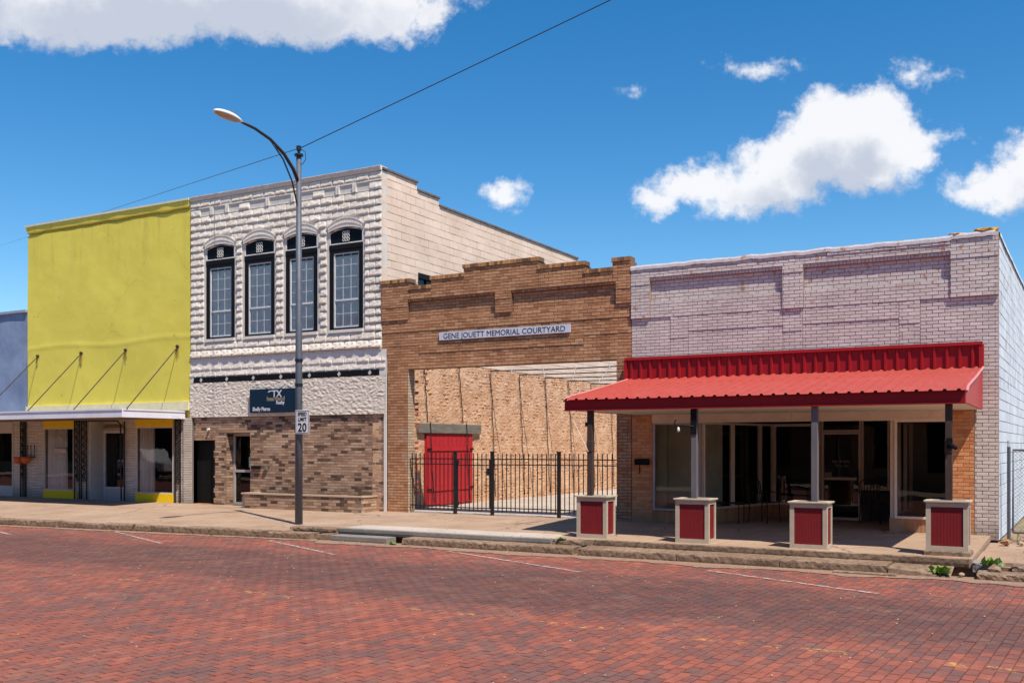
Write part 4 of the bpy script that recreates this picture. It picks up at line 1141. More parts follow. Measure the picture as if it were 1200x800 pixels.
# hood arches over the windows with dentils
def arc(cx_, half, spring, crown, n_=14):
    s_ = crown - spring; r_ = (half * half + s_ * s_) / (2 * s_); cz = crown - r_; a = math.asin(half / r_)
    return [(cx_ + r_ * math.sin(-a + 2 * a * k / n_), cz + r_ * math.cos(-a + 2 * a * k / n_)) for k in range(n_ + 1)]
for wi, w in enumerate(WX):
    wo_ = thing('window', None, None, (w, 0, 5.8)); wo_.parent = cr; wo_.location = Vector((w, 0, 5.8)) - po; ORG[wo_.name] = Vector((w, 0, 5.8))
    # hood
    q = MB(); o1 = arc(w, .62, 7.36, 7.58); i1 = arc(w, .56, 7.235, 7.335)
    q.prism(o1 + i1[::-1], -.02, .035, FAC)
    o2 = arc(w, .56, 7.25, 7.46); i2 = arc(w, .555, 7.215, 7.415)
    for k in range(22):
        t = k / 21; o_ = arc(w, .54, 7.335, 7.485, 21)[k]; q.box(o_[0] - .012, -.062, o_[1] - .045, o_[0] + .012, -.034, o_[1] + .02)
    q.prism(arc(w, .62, 7.37, 7.585) + arc(w, .60, 7.345, 7.555)[::-1], .036, .06, FAC)
    q.prism(arc(w, .57, 7.26, 7.365) + arc(w, .56, 7.235, 7.335)[::-1], .036, .055, FAC)
    q.build('hood_arch', M_plaster, wo_)
    q = MB(); q.box(w - .56, -.05, 4.60, w + .56, .05, 4.675); q.build('sill', M_plaster, wo_)
    # black tympanum and white outline
    q = MB(); a_ = arc(w, .545, 7.225, 7.325); q.prism([(w - .545, 6.93)] + a_ + [(w + .545, 6.93)], -.06, -.02, FAC); q.build('transom_panel', M_navy, wo_)
    q = MB(); a_ = arc(w, .555, 7.23, 7.33); b2 = arc(w, .525, 7.205, 7.298)
    q.prism(a_ + b2[::-1], -.02, .0, FAC); q.box(w - .55, .0, 6.905, w + .55, .02, 6.935); q.box(w - .55, .0, 6.936, w - .525, .02, 7.22); q.box(w + .525, .0, 6.936, w + .55, .02, 7.22); q.build('transom_trim', M_plaster, wo_)
    q = MB()
    for ax_ in (-.075, .0, .075):
        for az_ in (-.09, 0, .09):
            q.tube([(w + ax_ + .036 * math.cos(t * 1.05), -.002, 7.10 + az_ + .042 * math.sin(t * 1.05)) for t in range(7)], .013, 5)
    q.build('ornament', M_ornw, wo_)
    # frame
    q = MB(); cells(q, FAC, w - .55, w + .55, 4.68, 6.90, -.14, .0, [(w - .42, w + .42, 4.73, 6.68)]); q.box(w - .55, -.012, 6.78, w + .55, -.001, 6.9); q.build('frame', M_black, wo_, recalc=False)
    q = MB()
    q.box(w - .42, .02, 4.73, w - .385, .05, 6.68); q.box(w + .385, .02, 4.73, w + .42, .05, 6.68); q.box(w - .385, .02, 4.73, w + .385, .05, 4.775); q.box(w - .385, .02, 6.65, w + .385, .05, 6.68)
    q.box(w - .385, .021, 5.43, w + .385, .056, 5.475); q.build('sash', M_wframe, wo_)
    q = MB()
    for t in (-.13, .13): q.box(w + t - .006, .040, 4.775, w + t + .006, .046, 5.43); q.box(w + t - .006, .040, 5.475, w + t + .006, .046, 6.65)
    for z_ in (5.10, 5.77, 6.06, 6.36): q.box(w - .385, .041, z_ - .006, w + .385, .047, z_ + .006)
    q.build('glazing_bars', plain('pale_glazing_bar', (.66, .68, .72), .6), wo_)
    q = MB(); q.quad((w - .385, .05, 4.775), (w + .385, .05, 4.775), (w + .385, .05, 5.43), (w - .385, .05, 5.43)); q.build('pane', M_glass, wo_, recalc=False)
    q = MB(); q.quad((w - .385, .052, 5.475), (w + .385, .052, 5.475), (w + .385, .052, 6.65), (w - .385, .052, 6.65)); q.build('pane', M_glass, wo_, recalc=False)
    q = MB(); A = []; B = []
    for k in range(33):
        t = k / 32; x_ = w - .41 + .82 * t; d_ = .068 + .010 * math.sin(t * 40 + wi) + .006 * math.sin(t * 91)
        A.append((x_, d_, 4.74)); B.append((x_, d_, 6.6 - (.0 if wi else .0)))
    q.strip(A, B); q.build('curtain', M_curtaing, wo_, smooth=True, recalc=False)
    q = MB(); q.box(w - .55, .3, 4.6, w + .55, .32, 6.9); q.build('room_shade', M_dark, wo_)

# black band with diamonds, rough stone zone
q = MB(); q.box(-21.85, -.05, 3.445, -15.27, -.022, 3.60); q.build('black_band', M_black, cr)
for k in range(7):
    x_ = -21.55 + k * (6.0 / 6.0) * 1.0
    q = MB(); q.prism([(x_ - .055, 3.52), (x_, 3.455), (x_ + .055, 3.52), (x_, 3.585)], .052, .06, FAC); q.build('diamond', M_ornw, cr)
q = MB(); nx, nz = 270, 40
P = []
for j in range(nz + 1):
    for i in range(nx + 1):
        x_ = cx0 + (cx1 + .14 - cx0) * i / nx; z_ = 2.47 + (3.445 - 2.47) * j / nz
        v = noise.noise(Vector((x_ * 5.5, z_ * 10, 2))); v2 = noise.noise(Vector((x_ * 14, z_ * 24, 6)))
        P.append((x_, -.035 - .022 * abs(v) - .008 * v2 - .01, z_))
q.v = P
for j in range(nz):
    for i in range(nx): a = j * (nx + 1) + i; q.f.append((a, a + 1, a + nx + 2, a + nx + 1))
q.build('rough_stone_band', M_rough, cr, recalc=False)
q = MB(); q.box(cx0, .0, 2.46, cx1, .2, 3.44); q.build('band_backing', M_rough, cr)
# lower brick storey
D1 = (-21.93, -21.11, -.1, 1.83); D2 = (-20.62, -19.72, -.1, 2.0)
mb_ = Bricks(.225, .0705, .009); mb_.rect(-21.88, -15.14, -.1, 2.45, .0, holes=[D1, D2])
mb_.rect(-19.39, -15.36, -.1, .38, .64) if False else None
mb_.finish(cr, M_mix, M_mortar_m)
q = MB(); q.box(-15.14, -.012, -.1, -15.06, .2, 4.06); q.build('corner_trim', M_plaster, cr)
# recess of the second door: brick return, door
JM2 = side_map(-20.62); j2 = Bricks(.245, .078, .010, JM2, back=.02); j2.rect(.0, .28, -.1, 2.0, .008); j2.finish(cr, M_mix, M_mortar_m, maxobj=0, stuff='return_bricks', mortar_name='return_mortar')
q = MB(); q.box(-19.72, .205, -.1, -19.6, .75, 2.0); q.box(-20.6, .205, 2.0, -19.72, .75, 2.06); q.build('recess_lining', M_mortar_m, cr)
d2, _ = shop_window('door', (-20.60, .28), (-19.72, .28), .0, 2.0, cr, fr=.07, bars=(.95,), fmat=plain('aluminium_door_frame', (.45, .42, .40), .5, metal=.2))
q = MB(); q.box(-19.98, .225, 1.05, -19.80, .235, 1.35); q.build('notice', plain('pale_green_notice', (.35, .48, .46), .7), d2)
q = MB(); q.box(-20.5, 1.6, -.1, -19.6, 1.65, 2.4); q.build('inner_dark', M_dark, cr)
# black door set back in the first opening
q = MB(); q.box(-21.93, .16, -.05, -21.09, .20, 1.83); dd_ = q.build('door', M_black, cr)
q = MB(); q.box(-21.99, .02, -.05, -21.93, .3, 1.83); q.box(-21.115, .0, -.05, -21.06, .3, 1.83); q.box(-21.93, .02, 1.79, -21.11, .3, 1.835); q.build('door_frame', M_black, cr)
q = MB(); q.tube([(-21.22, .16, .85), (-21.22, .11, .85)], .022, 8); q.build('handle', M_pole, dd_)
q = MB(); q.box(-21.9, -.02, -.03, -21.15, .24, .01); q.build('doorstep', M_pink, cr)
q = MB(); q.box(-19.62, -.075, 1.02, -19.32, -.004, 1.11); q.build('mailbox', M_black, cr)
q = MB(); q.box(-19.16, -.07, 1.0, -19.06, -.004, 1.10); q.build('wall_fitting', M_timber, cr)
q = MB(); q.tube([(-21.28, -.005, 2.12), (-21.28, -.07, 2.12)], .04, 8); q.build('door_light', M_lampw, cr)
# low brick planter box
pbx = Bricks(.245, .078, .010, lambda u, n_, z: (u, -.64 - n_, z), back=.10); pbx.rect(-19.39, -15.36, -.1, .36, .0)
pbs = Bricks(.245, .078, .010, lambda u, n_, z: (-15.36 + n_, u, z), back=.10); pbs.rect(-.64, -.01, -.1, .36, .0)
pbl = Bricks(.245, .078, .010, lambda u, n_, z: (-19.39 - n_, u, z), back=.10); pbl.rect(-.64, -.01, -.1, .36, .0)
pbx.finish(cr, M_mix, M_mortar_m, name='planter_brick', maxobj=80, stuff='planter_brick_courses', mortar_name='planter_mortar')
for b_ in (pbs, pbl): b_.finish(cr, M_mix, M_mortar_m, maxobj=0, stuff='planter_end_bricks', mortar_name='planter_end_mortar')
q = MB(); q.box(-19.41, -.66, .362, -15.34, -.54, .40); q.box(-15.46, -.54, .361, -15.34, .0, .399); q.box(-19.41, -.54, .361, -19.3, .0, .399); q.build('planter_coping', plain('sunlit_tan_coping', (.50, .36, .25), .9, var=.15), cr)
q = MB(); q.box(-19.3, -.54, .1, -15.46, .0, .33); q.build('planter_soil', M_soil, cr)
# company sign
ts = thing('realty_sign', 'dark navy rectangular company sign with TX logo and pale lettering above the mottled brick', 'sign', (-18.75, -.1, 2.88))
q = MB(); q.box(-19.61, -.13, 2.555, -17.86, -.10, 3.20); q.build('board', M_signn, ts, bevel=.004)
text('TX', .26, -18.62, -.132, 2.975, M_signt, ts, 'logo', 'CENTER', 1.0, bold=.006)
q = MB(); q.prism([(-18.95, 3.10), (-18.9, 3.15), (-18.72, 3.16), (-18.86, 3.12)], .132, .135, FAC); q.build('logo_swash', M_signt, ts)
text('heartland', .17, -18.66, -.132, 2.875, M_signg, ts, 'lettering', 'CENTER', 1.0, bold=.004)
text('Realty', .13, -18.50, -.132, 2.78, M_signt, ts, 'lettering', 'CENTER', .9, bold=.003)
text('Shelly Pierce', .145, -19.50, -.132, 2.61, M_signt, ts, 'lettering', 'LEFT', .86, bold=.004)
# side wall: painted upper part, rubble stone below
SC = side_map(cx1)
sb_ = Bricks(.42, .205, .016, SC, proud=.006, jit=.003)
sb_.rect(0, 14, 3.97, 8.05, 0, holes=[(1.6, 2.5, 5.55, 6.30)]); sb_.rect(14, 24, 3.97, 8.05, 0)
sb_.rect(0, 11.5, 8.05, 8.28, 0); sb_.rect(0, 2.6, 8.28, 8.48, 0); sb_.rect(0, 1.55, 8.48, 8.68, 0)
sb_.finish(cr, M_side, M_mortar_c, name='side_block', stuff='side_block_courses', mortar_name='side_mortar')
q = MB()
for (a, b_, z_) in ((0, 1.56, 8.68), (1.56, 2.62, 8.48), (2.62, 11.5, 8.28), (11.5, 24, 8.05)):
    q.box(cx1 - .24, a, z_, cx1 + .04, b_, z_ + .05)
q.build('side_coping', plain('dark_clay_coping', (.15, .12, .11), .8, var=.4, vs=4), cr)
q = MB(); q.box(cx1 - .12, 1.6, 5.55, cx1 - .02, 2.5, 5.6); q.box(cx1 - .12, 1.6, 6.16, cx1 - .0, 2.5, 6.30); q.box(cx1 - .12, 1.6, 5.6, cx1 - .02, 1.66, 6.16); q.box(cx1 - .12, 2.44, 5.6, cx1 - .02, 2.5, 6.16); q.box(cx1 - .1, 2.03, 5.6, cx1 - .03, 2.07, 6.16)
sw_ = q.build('side_window', M_black, cr)
q = MB(); q.quad((cx1 - .07, 1.66, 5.6), (cx1 - .07, 2.44, 5.6), (cx1 - .07, 2.44, 6.16), (cx1 - .07, 1.66, 6.16)); q.build('pane', M_glass, sw_, recalc=False)
q = MB(); q.box(cx1 - .4, 1.6, 5.5, cx1 - .38, 2.5, 6.4); q.build('pane_backing', plain('blue_pane_reflection', (.10, .22, .35), .8), sw_)  # added sheet; its blue paints the reflection seen in the pane
q = MB(); q.box(cx0 + .1, .25, 7.95, cx1 - .22, 24, 8.0); q.box(cx0 + .05, .2, -.1, cx0 + .2, 24, 8.3); q.box(cx0 + .2, 23.8, -.1, cx1 - .2, 24, 8.0); q.build('roof', M_roof, cr)
# rubble wall
q = MB(); q.box(cx1 - .3, .0, -.12, cx1 - .03, 24, 3.965); q.build('rubble_core', M_mortar_s, cr)
nx, nz = 420, 110; P = []; q = MB()
for j in range(nz + 1):
    for i in range(nx + 1):
        y_ = .3 + 15.5 * i / nx; z_ = -.1 + 4.06 * j / nz
        d = .022 * noise.noise(Vector((y_ * 2.2, z_ * 2.2, 1))) + .012 * noise.noise(Vector((y_ * 9, z_ * 14, 4)))
        P.append((cx1 - .002 + d, y_, z_))
q.v = P
for j in range(nz):
    for i in range(nx): a = j * (nx + 1) + i; q.f.append((a, a + 1, a + nx + 2, a + nx + 1))
q.build('smeared_mortar', M_mortar_s, cr, recalc=False, kind='stuff')
stones = []
z_ = -.05
while z_ < 3.9:
    h_ = random.uniform(.07, .125); y_ = .35 + random.uniform(0, .1)
    while y_ < 15.6:
        w_ = random.uniform(.09, .28)
        if not (1.75 < y_ + w_ and y_ < 4.5 and z_ < 2.3): stones.append((y_, min(y_ + w_, 15.7), z_, z_ + h_))
        y_ += w_
    z_ += h_
def stone_mesh(w_, h_, sd):
    q = MB(); rnd_ = random.Random(sd); ring = []
    n_ = 7
    for k in range(n_):
        a = 2 * math.pi * (k + rnd_.uniform(-.25, .25)) / n_; c_, s_ = math.cos(a), math.sin(a)
        m_ = max(abs(c_), abs(s_)); ring.append((c_ / m_ * .5 * rnd_.uniform(.82, 1), s_ / m_ * .5 * rnd_.uniform(.8, 1)))
    d1 = rnd_.uniform(.008, .030)
    for (u, v) in ring: q.v.append((-.03, u * w_, v * h_))
    for (u, v) in ring: q.v.append((d1 * rnd_.uniform(.5, 1.0), u * w_ * .86, v * h_ * .82))
    q.v.append((d1 * 1.25, rnd_.uniform(-.1, .1) * w_, rnd_.uniform(-.1, .1) * h_))
    for k in range(n_): q.f.append((k, (k + 1) % n_, n_ + (k + 1) % n_, n_ + k)); q.f.append((n_ + k, n_ + (k + 1) % n_, 2 * n_))
    return q
stones.sort(key=lambda s_: (Vector((cx1, s_[0], s_[2])) - CAM).length - (0 if s_[0] > .9 else -50))
smv = []
for k in range(12):
    me = stone_mesh(1, 1, k).mesh('stone', False); me.materials.append(M_stone); smv.append(me)
q = MB()
for k, s_ in enumerate(stones):
    if random.random() < .12: continue
    w_, h_ = s_[1] - s_[0], s_[3] - s_[2]; c_ = (cx1 - .012 - random.uniform(0, .014), (s_[0] + s_[1]) / 2, (s_[2] + s_[3]) / 2)
    if k < 300:
        o = bpy.data.objects.new('stone', random.choice(smv)); COL.objects.link(o); o.parent = cr; o.location = Vector(c_) - po; o.scale = (1, w_, h_)
    else:
        r_ = stone_mesh(w_, h_, k % 91); i = len(q.v); q.v += [(x + c_[0], y + c_[1], z + c_[2]) for x, y, z in r_.v]; q.f += [tuple(t + i for t in f) for f in r_.f]
q.build('rubble_stones', M_stone, cr, recalc=False, kind='stuff')
# cables down the rubble wall and across the court
for k, (yb, yt) in enumerate(((1.95, 1.82), (3.74, 3.56), (5.58, 5.36), (7.4, 7.15), (9.18, 8.9), (10.98, 10.65), (12.8, 12.5), (14.55, 14.3))):
    q = MB(); pts = []
    n_ = 14; zb = 2.3 if 1.9 < yb < 4.4 else .1
    for j in range(n_ + 1):
        t = j / n_; z_ = 3.92 + (zb - 3.92) * t
        pts.append((cx1 + .045 + .01 * math.sin(j * 1.7 + k), yt + (yb - yt) * t * 1.3 + .03 * noise.noise(Vector((j * .7, k * 3.3, 0))), z_))
    q.tube(pts, .013, 5); q.build('cable', M_iron, cr, recalc=False)
for k, yy in enumerate((5.3, 7.1, 8.85, 10.6, 12.5)):
    t = thing('light_string', ['wire with small clips crossing the courtyard, first behind the brick lintel', 'wire with small clips crossing the courtyard, second behind the lintel', 'wire with small clips crossing the courtyard, middle of five', 'wire with small clips crossing the courtyard, second from the far end', 'wire with small clips crossing the courtyard, farthest of five'][k], 'wire', (-12, yy, 3.9), 'wires across the courtyard')
    q = MB(); q.tube([(-15.15 + 6.75 * j / 10, yy, 3.90 + .05 * (j / 10) - .05 * math.sin(math.pi * j / 10)) for j in range(11)], .018, 5); q.build('wire', M_iron, t, recalc=False)
    for j in range(6):
        q = MB(); xx = -14.4 + j * 1.05 + k * .15; q.tube([(xx, yy, 3.93), (xx, yy, 3.80)], .022, 6); q.build('clip', M_lampw, t, recalc=False)
# red plank door in the rubble wall
rd = thing('barn_door', 'red plank double door under a heavy timber lintel in the orange rubble wall', 'door', (cx1 + .06, 3.1, 0))
q = MB(); q.box(cx1 - .03, 1.90, .02, cx1 + .02, 4.33, 2.03); q.build('backing', M_reddoor, rd)
n_ = 11; pw = (4.30 - 1.92) / n_
for k in range(n_):
    q = MB(); a = 1.92 + k * pw; q.box(cx1 + .022, a + .006, .03 + random.uniform(0, .03), cx1 + .05 + random.uniform(0, .006), a + pw - .006, 1.99); q.build('plank', M_reddoor, rd)
for z_ in (1.52, .42):
    q = MB(); q.box(cx1 + .058, 1.95, z_, cx1 + .078, 4.27, z_ + .11); q.build('ledge_board', M_reddoor, rd)
    for y_ in (1.92, 4.1): q = MB(); q.box(cx1 + .079, y_, z_ + .03, cx1 + .09, y_ + .22, z_ + .07); q.build('hinge', M_black, rd)
q = MB(); q.box(cx1 - .05, 1.5, 2.0, cx1 + .10, 4.72, 2.27); q.build('lintel', M_timber, rd, bevel=.01)
for k, y_ in enumerate((2.0, 3.85)):
    q = MB(); q.tube([(cx1 + .12, y_, 2.3), (cx1 + .115, y_ + .05, 2.0), (cx1 + .1, y_ + .1, 1.2), (cx1 + .1, y_ + .25, .1)], .013, 5); q.build('cable', M_iron, rd, recalc=False)

# ================================================================== YELLOW STUCCO BUILDING
yb = thing('stucco_building', 'tall blank yellow stucco building front with a white metal canopy over its shopfront', 'building', (-25.6, 0, 0))
yx0, yx1 = -29.4, -22.0
q = MB(); nx, nz = 120, 90; P = []
for j in range(nz + 1):
    for i in range(nx + 1):
        x_ = yx0 + (yx1 - yx0) * i / nx; z_ = 2.70 + 5.72 * j / nz
        d = .03 * noise.noise(Vector((x_ * .45, z_ * .5, 1))) + .004 * noise.noise(Vector((x_ * 2.1, z_ * 2.3, 4)))
        d += .012 * math.exp(-((z_ - 4.78 - .05 * math.sin(x_ * 1.3)) / .05) ** 2)
        if z_ > 8.3: d += .0
        P.append((x_, -.03 - d, z_))
q.v = P
for j in range(nz):
    for i in range(nx): a = j * (nx + 1) + i; q.f.append((a, a + 1, a + nx + 2, a + nx + 1))
q.build('stucco_front', M_yellow, yb, smooth=True, recalc=False)
q = MB(); q.box(yx0, .02, 2.4, yx1 - .01, .25, 8.6); q.build('wall', M_yellow, yb)
q = MB(); A = []; B = []; C_ = []; Dd = []
for i in range(61):
    x_ = yx0 + (yx1 - yx0) * i / 60; w_ = .015 * noise.noise(Vector((x_ * 1.5, 2, 0)))
    A.append((x_, -.02, 8.50 + w_ * 3)); B.append((x_, -.07 + w_, 8.53 + w_)); C_.append((x_, -.085 + w_, 8.70)); Dd.append((x_, .25, 8.72))
q.strip(A, B); q.strip(B, C_); q.strip(C_, Dd); q.build('cornice', M_yellow, yb, smooth=False, recalc=False)
q = MB(); q.box(yx0 - .06, -.11, 8.705, yx1 - .01, .28, 8.765); q.build('coping', plain('bleached_coping', (.62, .62, .45), .8), yb)
q = MB(); q.box(yx0 - .05, -.085, 2.68, yx1 - .02, -.0, 2.93); q.build('base_band', M_yband, yb)
q = MB(); q.box(yx0 + .1, .25, 8.2, yx1 - .1, 24, 8.3); q.box(yx0, .25, -.1, yx0 + .15, 24, 8.4); q.box(yx0, 23.8, -.1, yx1, 24, 8.3); q.build('roof', M_roof, yb)
# canopy and its rods
q = MB(); q.box(-46, -2.23, 2.43, -22.2, -2.19, 2.66); q.box(-22.24, -2.19, 2.43, -22.2, -.04, 2.66); q.box(-46, -2.25, 2.62, -22.18, -2.232, 2.66); q.box(-22.198, -2.19, 2.62, -22.18, -.04, 2.66)
cn = q.build('canopy', M_canopy, yb)
q = MB(); q.box(-46, -2.19, 2.60, -22.24, -.08, 2.64); q.build('canopy_deck', M_roof, cn)
q = MB(); q.box(-46, -2.19, 2.44, -22.24, -.0, 2.46); q.build('canopy_soffit', plain('brown_soffit', (.24, .16, .11), .8), cn)
for x_ in (-31.0, -28.86, -26.74, -24.71, -22.5):
    q = MB(); q.tube([(x_, -.05, 4.52), (x_ + .33, -2.1, 2.66)], .014, 6); q.tube([(x_, -.02, 4.53), (x_, -.09, 4.53)], .05, 6)
    q.build('tie_rod', plain('rusty_rod', (.05, .034, .03), .8), yb, recalc=False)
for x_ in (-28.86, -26.74, -24.71, -22.5):
    q = MB()
    for k in range(5):
        a = x_ + random.uniform(-.06, .06); L_ = random.uniform(.08, .3); q.box(a - .008, -.062, 4.46 - L_, a + .008, -.052, 4.46)
    q.build('rust_streaks', plain('rust_streak', (.40, .28, .07), .9, var=.3), yb)
# shopfront
rb = Bricks(.30, .05, .012, proud=.012)
rb.rect(-29.51, -28.62, -.1, 2.44, .0); rb.rect(-27.02, -26.42, -.1, 2.44, .0); rb.rect(-24.88, -24.32, -.1, 2.44, .0); rb.rect(-22.72, -22.30, -.1, 2.44, .0); rb.rect(-22.27, -21.93, -.1, 2.46, .05); rb.rect(-30.2, -29.75, -.1, 2.44, .0)
rb.finish(yb, M_roman, M_mortar_r, name='roman_brick', stuff='roman_brick_courses', maxobj=150)
def yshop(a, b_):
    q = MB(); q.box(a, -.03, 2.22, b_, .05, 2.44); q.build('top_panel', M_yellowp, yb)
    q = MB(); q.box(a, -.03, -.06, b_, .05, .25); q.build('lower_panel', M_yellowl, yb)
    w_, M_ = shop_window('window', (a, .02), (b_, .02), .25, 2.22, yb, fr=.04, glass=M_glass, fmat=M_greyp)
    return w_
w1 = yshop(-28.62, -27.02); w2 = yshop(-24.32, -22.72)
def curtain(a, b_, y_, par, folds=9, mat=M_curtain):
    q = MB(); A = []; B = []
    for k in range(folds * 6 + 1):
        t = k / (folds * 6); x_ = a + (b_ - a) * t; d_ = y_ + .05 * math.sin(t * folds * 6.28) + .02 * math.sin(t * folds * 15)
        A.append((x_, d_ + .02 * math.sin(t * 9), .27)); B.append((x_, d_, 2.2))
    q.strip(A, B); q.build('curtain', mat, par, smooth=True, recalc=False)
curtain(-28.60, -27.62, .12, w1); curtain(-27.38, -27.06, .12, w1, 3)
curtain(-24.30, -23.66, .12, w2, 6)
for k_, ch in enumerate('INTEGRITY'): text(ch, .13, -28.25 + k_ * .095, -.002, 1.86 - abs(k_ - 4) * .055, M_signt, w1, 'letter', 'CENTER', .8)
q = MB(); q.box(-28.1, -.004, 1.42, -27.52, .0, 1.56); q.build('sticker', plain('pink_sticker', (.5, .38, .36), .8), w1)
q = MB(); q.box(-22.4, .5, .3, -22.35, 2.0, 2.2); q.box(-24.3, 2.9, .2, -22.3, 3, 2.4); q.build('interior_wall', plain('brown_interior', (.20, .12, .07), .9), yb)
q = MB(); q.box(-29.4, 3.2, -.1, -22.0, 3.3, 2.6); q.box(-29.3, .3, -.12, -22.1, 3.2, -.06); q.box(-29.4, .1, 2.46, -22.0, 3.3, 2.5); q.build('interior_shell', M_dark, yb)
# recessed door
q = MB(); q.box(-26.42, .0, -.1, -26.38, .5, 2.44); q.box(-26.38, .5, 2.13, -24.88, .55, 2.44); q.build('recess_panel', M_greyp, yb)
yd, _ = shop_window('door', (-26.37, .50), (-24.9, .50), -.06, 2.13, yb, fr=.08, bars=(.34,), fmat=M_wframe)
q = MB(); q.box(-26.29, .46, .0, -24.98, .49, .33); q.build('kick_panel', M_greyp, yd)
q = MB(); q.box(-26.3, .42, 2.2, -24.9, .46, 2.28); q.build('door_rail', plain('brown_rail', (.25, .13, .07), .7), yb)
# wrought iron trellis posts
def trellis(xc, y_, w_, name='trellis_post'):
    q = MB(); q.box(xc - w_ / 2, y_, -.08, xc - w_ / 2 + .035, y_ + .03, 2.43); q.box(xc + w_ / 2 - .035, y_, -.08, xc + w_ / 2, y_ + .03, 2.43); q.box(xc - w_ / 2, y_, 2.40, xc + w_ / 2, y_ + .03, 2.44)
    o = q.build(name, M_iron, yb)
    q = MB(); z_ = .55
    while z_ < 2.3:
        pts = [(xc + (w_ / 2 - .05) * math.sin(t / 10 * 6.28) * (.6 + .4 * t / 10), y_ + .015, z_ + .24 * t / 10) for t in range(11)]
        q.tube(pts, .02, 5); 
        q.tube([(xc + .05 * math.cos(t * .9), y_ + .015, z_ + .07 + .04 * math.sin(t * .9)) for t in range(7)], .012, 5)
        q.tube([(xc - .05 * math.cos(t * .9), y_ + .015, z_ + .18 + .04 * math.sin(t * .9)) for t in range(7)], .012, 5); z_ += .24
    q.build('scrollwork', M_iron, o, recalc=False)
trellis(-29.62, -.065, .28); trellis(-26.95, -.065, .26); trellis(-26.62, -.065, .28); trellis(-22.50, -.065, .24)
q = MB(); q.tube([(-26.4, -.06, 2.42), (-25.05, -.06, 2.40), (-24.93, -.06, 2.30), (-24.90, -.06, -.05)], .024, 6); q.tube([(-24.76, -.06, 2.40), (-24.76, -.06, -.05)], .024, 6); q.build('pipe_frame', M_iron, yb)
fp = thing('wall_planter', 'orange hanging pots on a black iron bracket beside the yellow shop window', 'planter', (-29.2, -.12, 1.25))
for x_ in (-29.60, -29.22):
    q = MB(); q.tube([(x_, -.22, 1.08), (x_, -.22, 1.14), (x_, -.22, 1.30)], [.06, .13, .16], 10); q.build('pot', M_terra, fp, smooth=True)
q = MB()
for k in range(4): q.tube([(-29.5 + k * .17, -.08, 1.3), (-29.5 + k * .17, -.08, 1.62)], .012, 5); q.tube([(-29.5 + k * .17, -.08, 1.62), (-29.5 + k * .17, -.08, 1.70)], [.03, .004], 5)
q.box(-29.75, -.1, 1.28, -28.95, -.07, 1.31); q.build('bracket', M_iron, fp)

# ================================================================== BLUE BUILDING (far left)
bb = thing('blue_building', 'lower faded blue stucco building at the left edge with dark shop windows', 'building', (-34, 0, 0))
q = MB(); nx, nz = 60, 30; P = []
for j in range(nz + 1):
    for i in range(nx + 1):
        x_ = -45 + (yx0 + 45 - .02) * i / nx; z_ = 2.66 + 3.36 * j / nz
        P.append((x_, -.02 - .03 * noise.noise(Vector((x_ * .8, z_ * .8, 1))), z_))
q.v = P
for j in range(nz):
    for i in range(nx): a = j * (nx + 1) + i; q.f.append((a, a + 1, a + nx + 2, a + nx + 1))
q.build('stucco_front', M_blue, bb, recalc=False)
q = MB(); q.box(-45, .02, 2.4, yx0 - .01, .25, 6.0); q.box(-45, .25, 5.7, yx0 - .01, 24, 5.8); q.box(-45.2, .02, -.1, -45, 24, 6.0); q.box(-45, 23.8, -.1, yx0, 24, 6.0); q.build('wall', M_blue, bb)
q = MB(); q.box(-45, -.10, 5.98, yx0 - .02, .3, 6.06); q.build('coping', plain('faded_grey_coping', (.30, .33, .42), .8), bb)
for a, b_ in ((-31.9, -30.2), (-34.0, -31.95), (-37, -34.05)):
    q = MB(); q.box(a, -.02, 2.12, b_, .05, 2.44); q.build('grey_panel', M_greyp, bb); q = MB(); q.box(a, -.02, -.08, b_, .05, .3); q.build('grey_panel', M_greyp, bb)
    shop_window('window', (a, .02), (b_, .02), .3, 2.12, bb, mull=(.5,), fr=.05, fmat=M_greyp)
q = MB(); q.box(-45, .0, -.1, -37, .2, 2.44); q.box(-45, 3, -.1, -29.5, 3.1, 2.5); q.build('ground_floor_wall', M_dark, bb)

# ================================================================== STREET LAMP with speed limit sign and overhead wire
lx, ly = -14.82, -3.55
lp = thing('street_lamp', 'tall grey street lamp with curved arm over the brick street and a white luminaire', 'street lamp', (lx, ly, -.08))
q = MB(); q.tube([(lx, ly, -.09), (lx, ly, 3.0), (lx - .0, ly, 8.05)], [.085, .077, .055], 14); q.build('pole', M_pole, lp, smooth=True)
q = MB(); q.tube([(lx, ly, 8.05), (lx, ly, 8.09)], .10, 12); q.tube([(lx, ly, 8.09), (lx, ly, 8.18)], .03, 8); q.tube([(lx, ly, 8.17), (lx, ly, 8.27)], .055, 10); q.build('pole_cap', M_iron, lp)
for z_ in (2.98, 3.52): q = MB(); q.tube([(lx, ly, z_), (lx, ly, z_ + .05)], .092, 12); q.build('collar', M_iron, lp)
armp = [(lx, ly, 7.45), (lx, ly - .18, 7.72), (lx, ly - .48, 7.98), (lx, ly - .9, 8.18), (lx, ly - 1.35, 8.28), (lx, ly - 1.75, 8.31)]
q = MB(); q.tube(armp, [.042, .04, .037, .034, .031, .03], 8); q.build('arm', plain('dark_steel_arm', (.045, .035, .032), .5, metal=.3), lp, smooth=True)
q = MB(); q.tube([(lx, ly - .05, 6.95), (lx, ly - .22, 7.45), (lx, ly - .5, 7.85), (lx, ly - .85, 8.13)], .018, 6); q.build('brace', M_iron, lp, smooth=True)
bm = bmesh.new(); bmesh.ops.create_uvsphere(bm, u_segments=20, v_segments=12, radius=1)
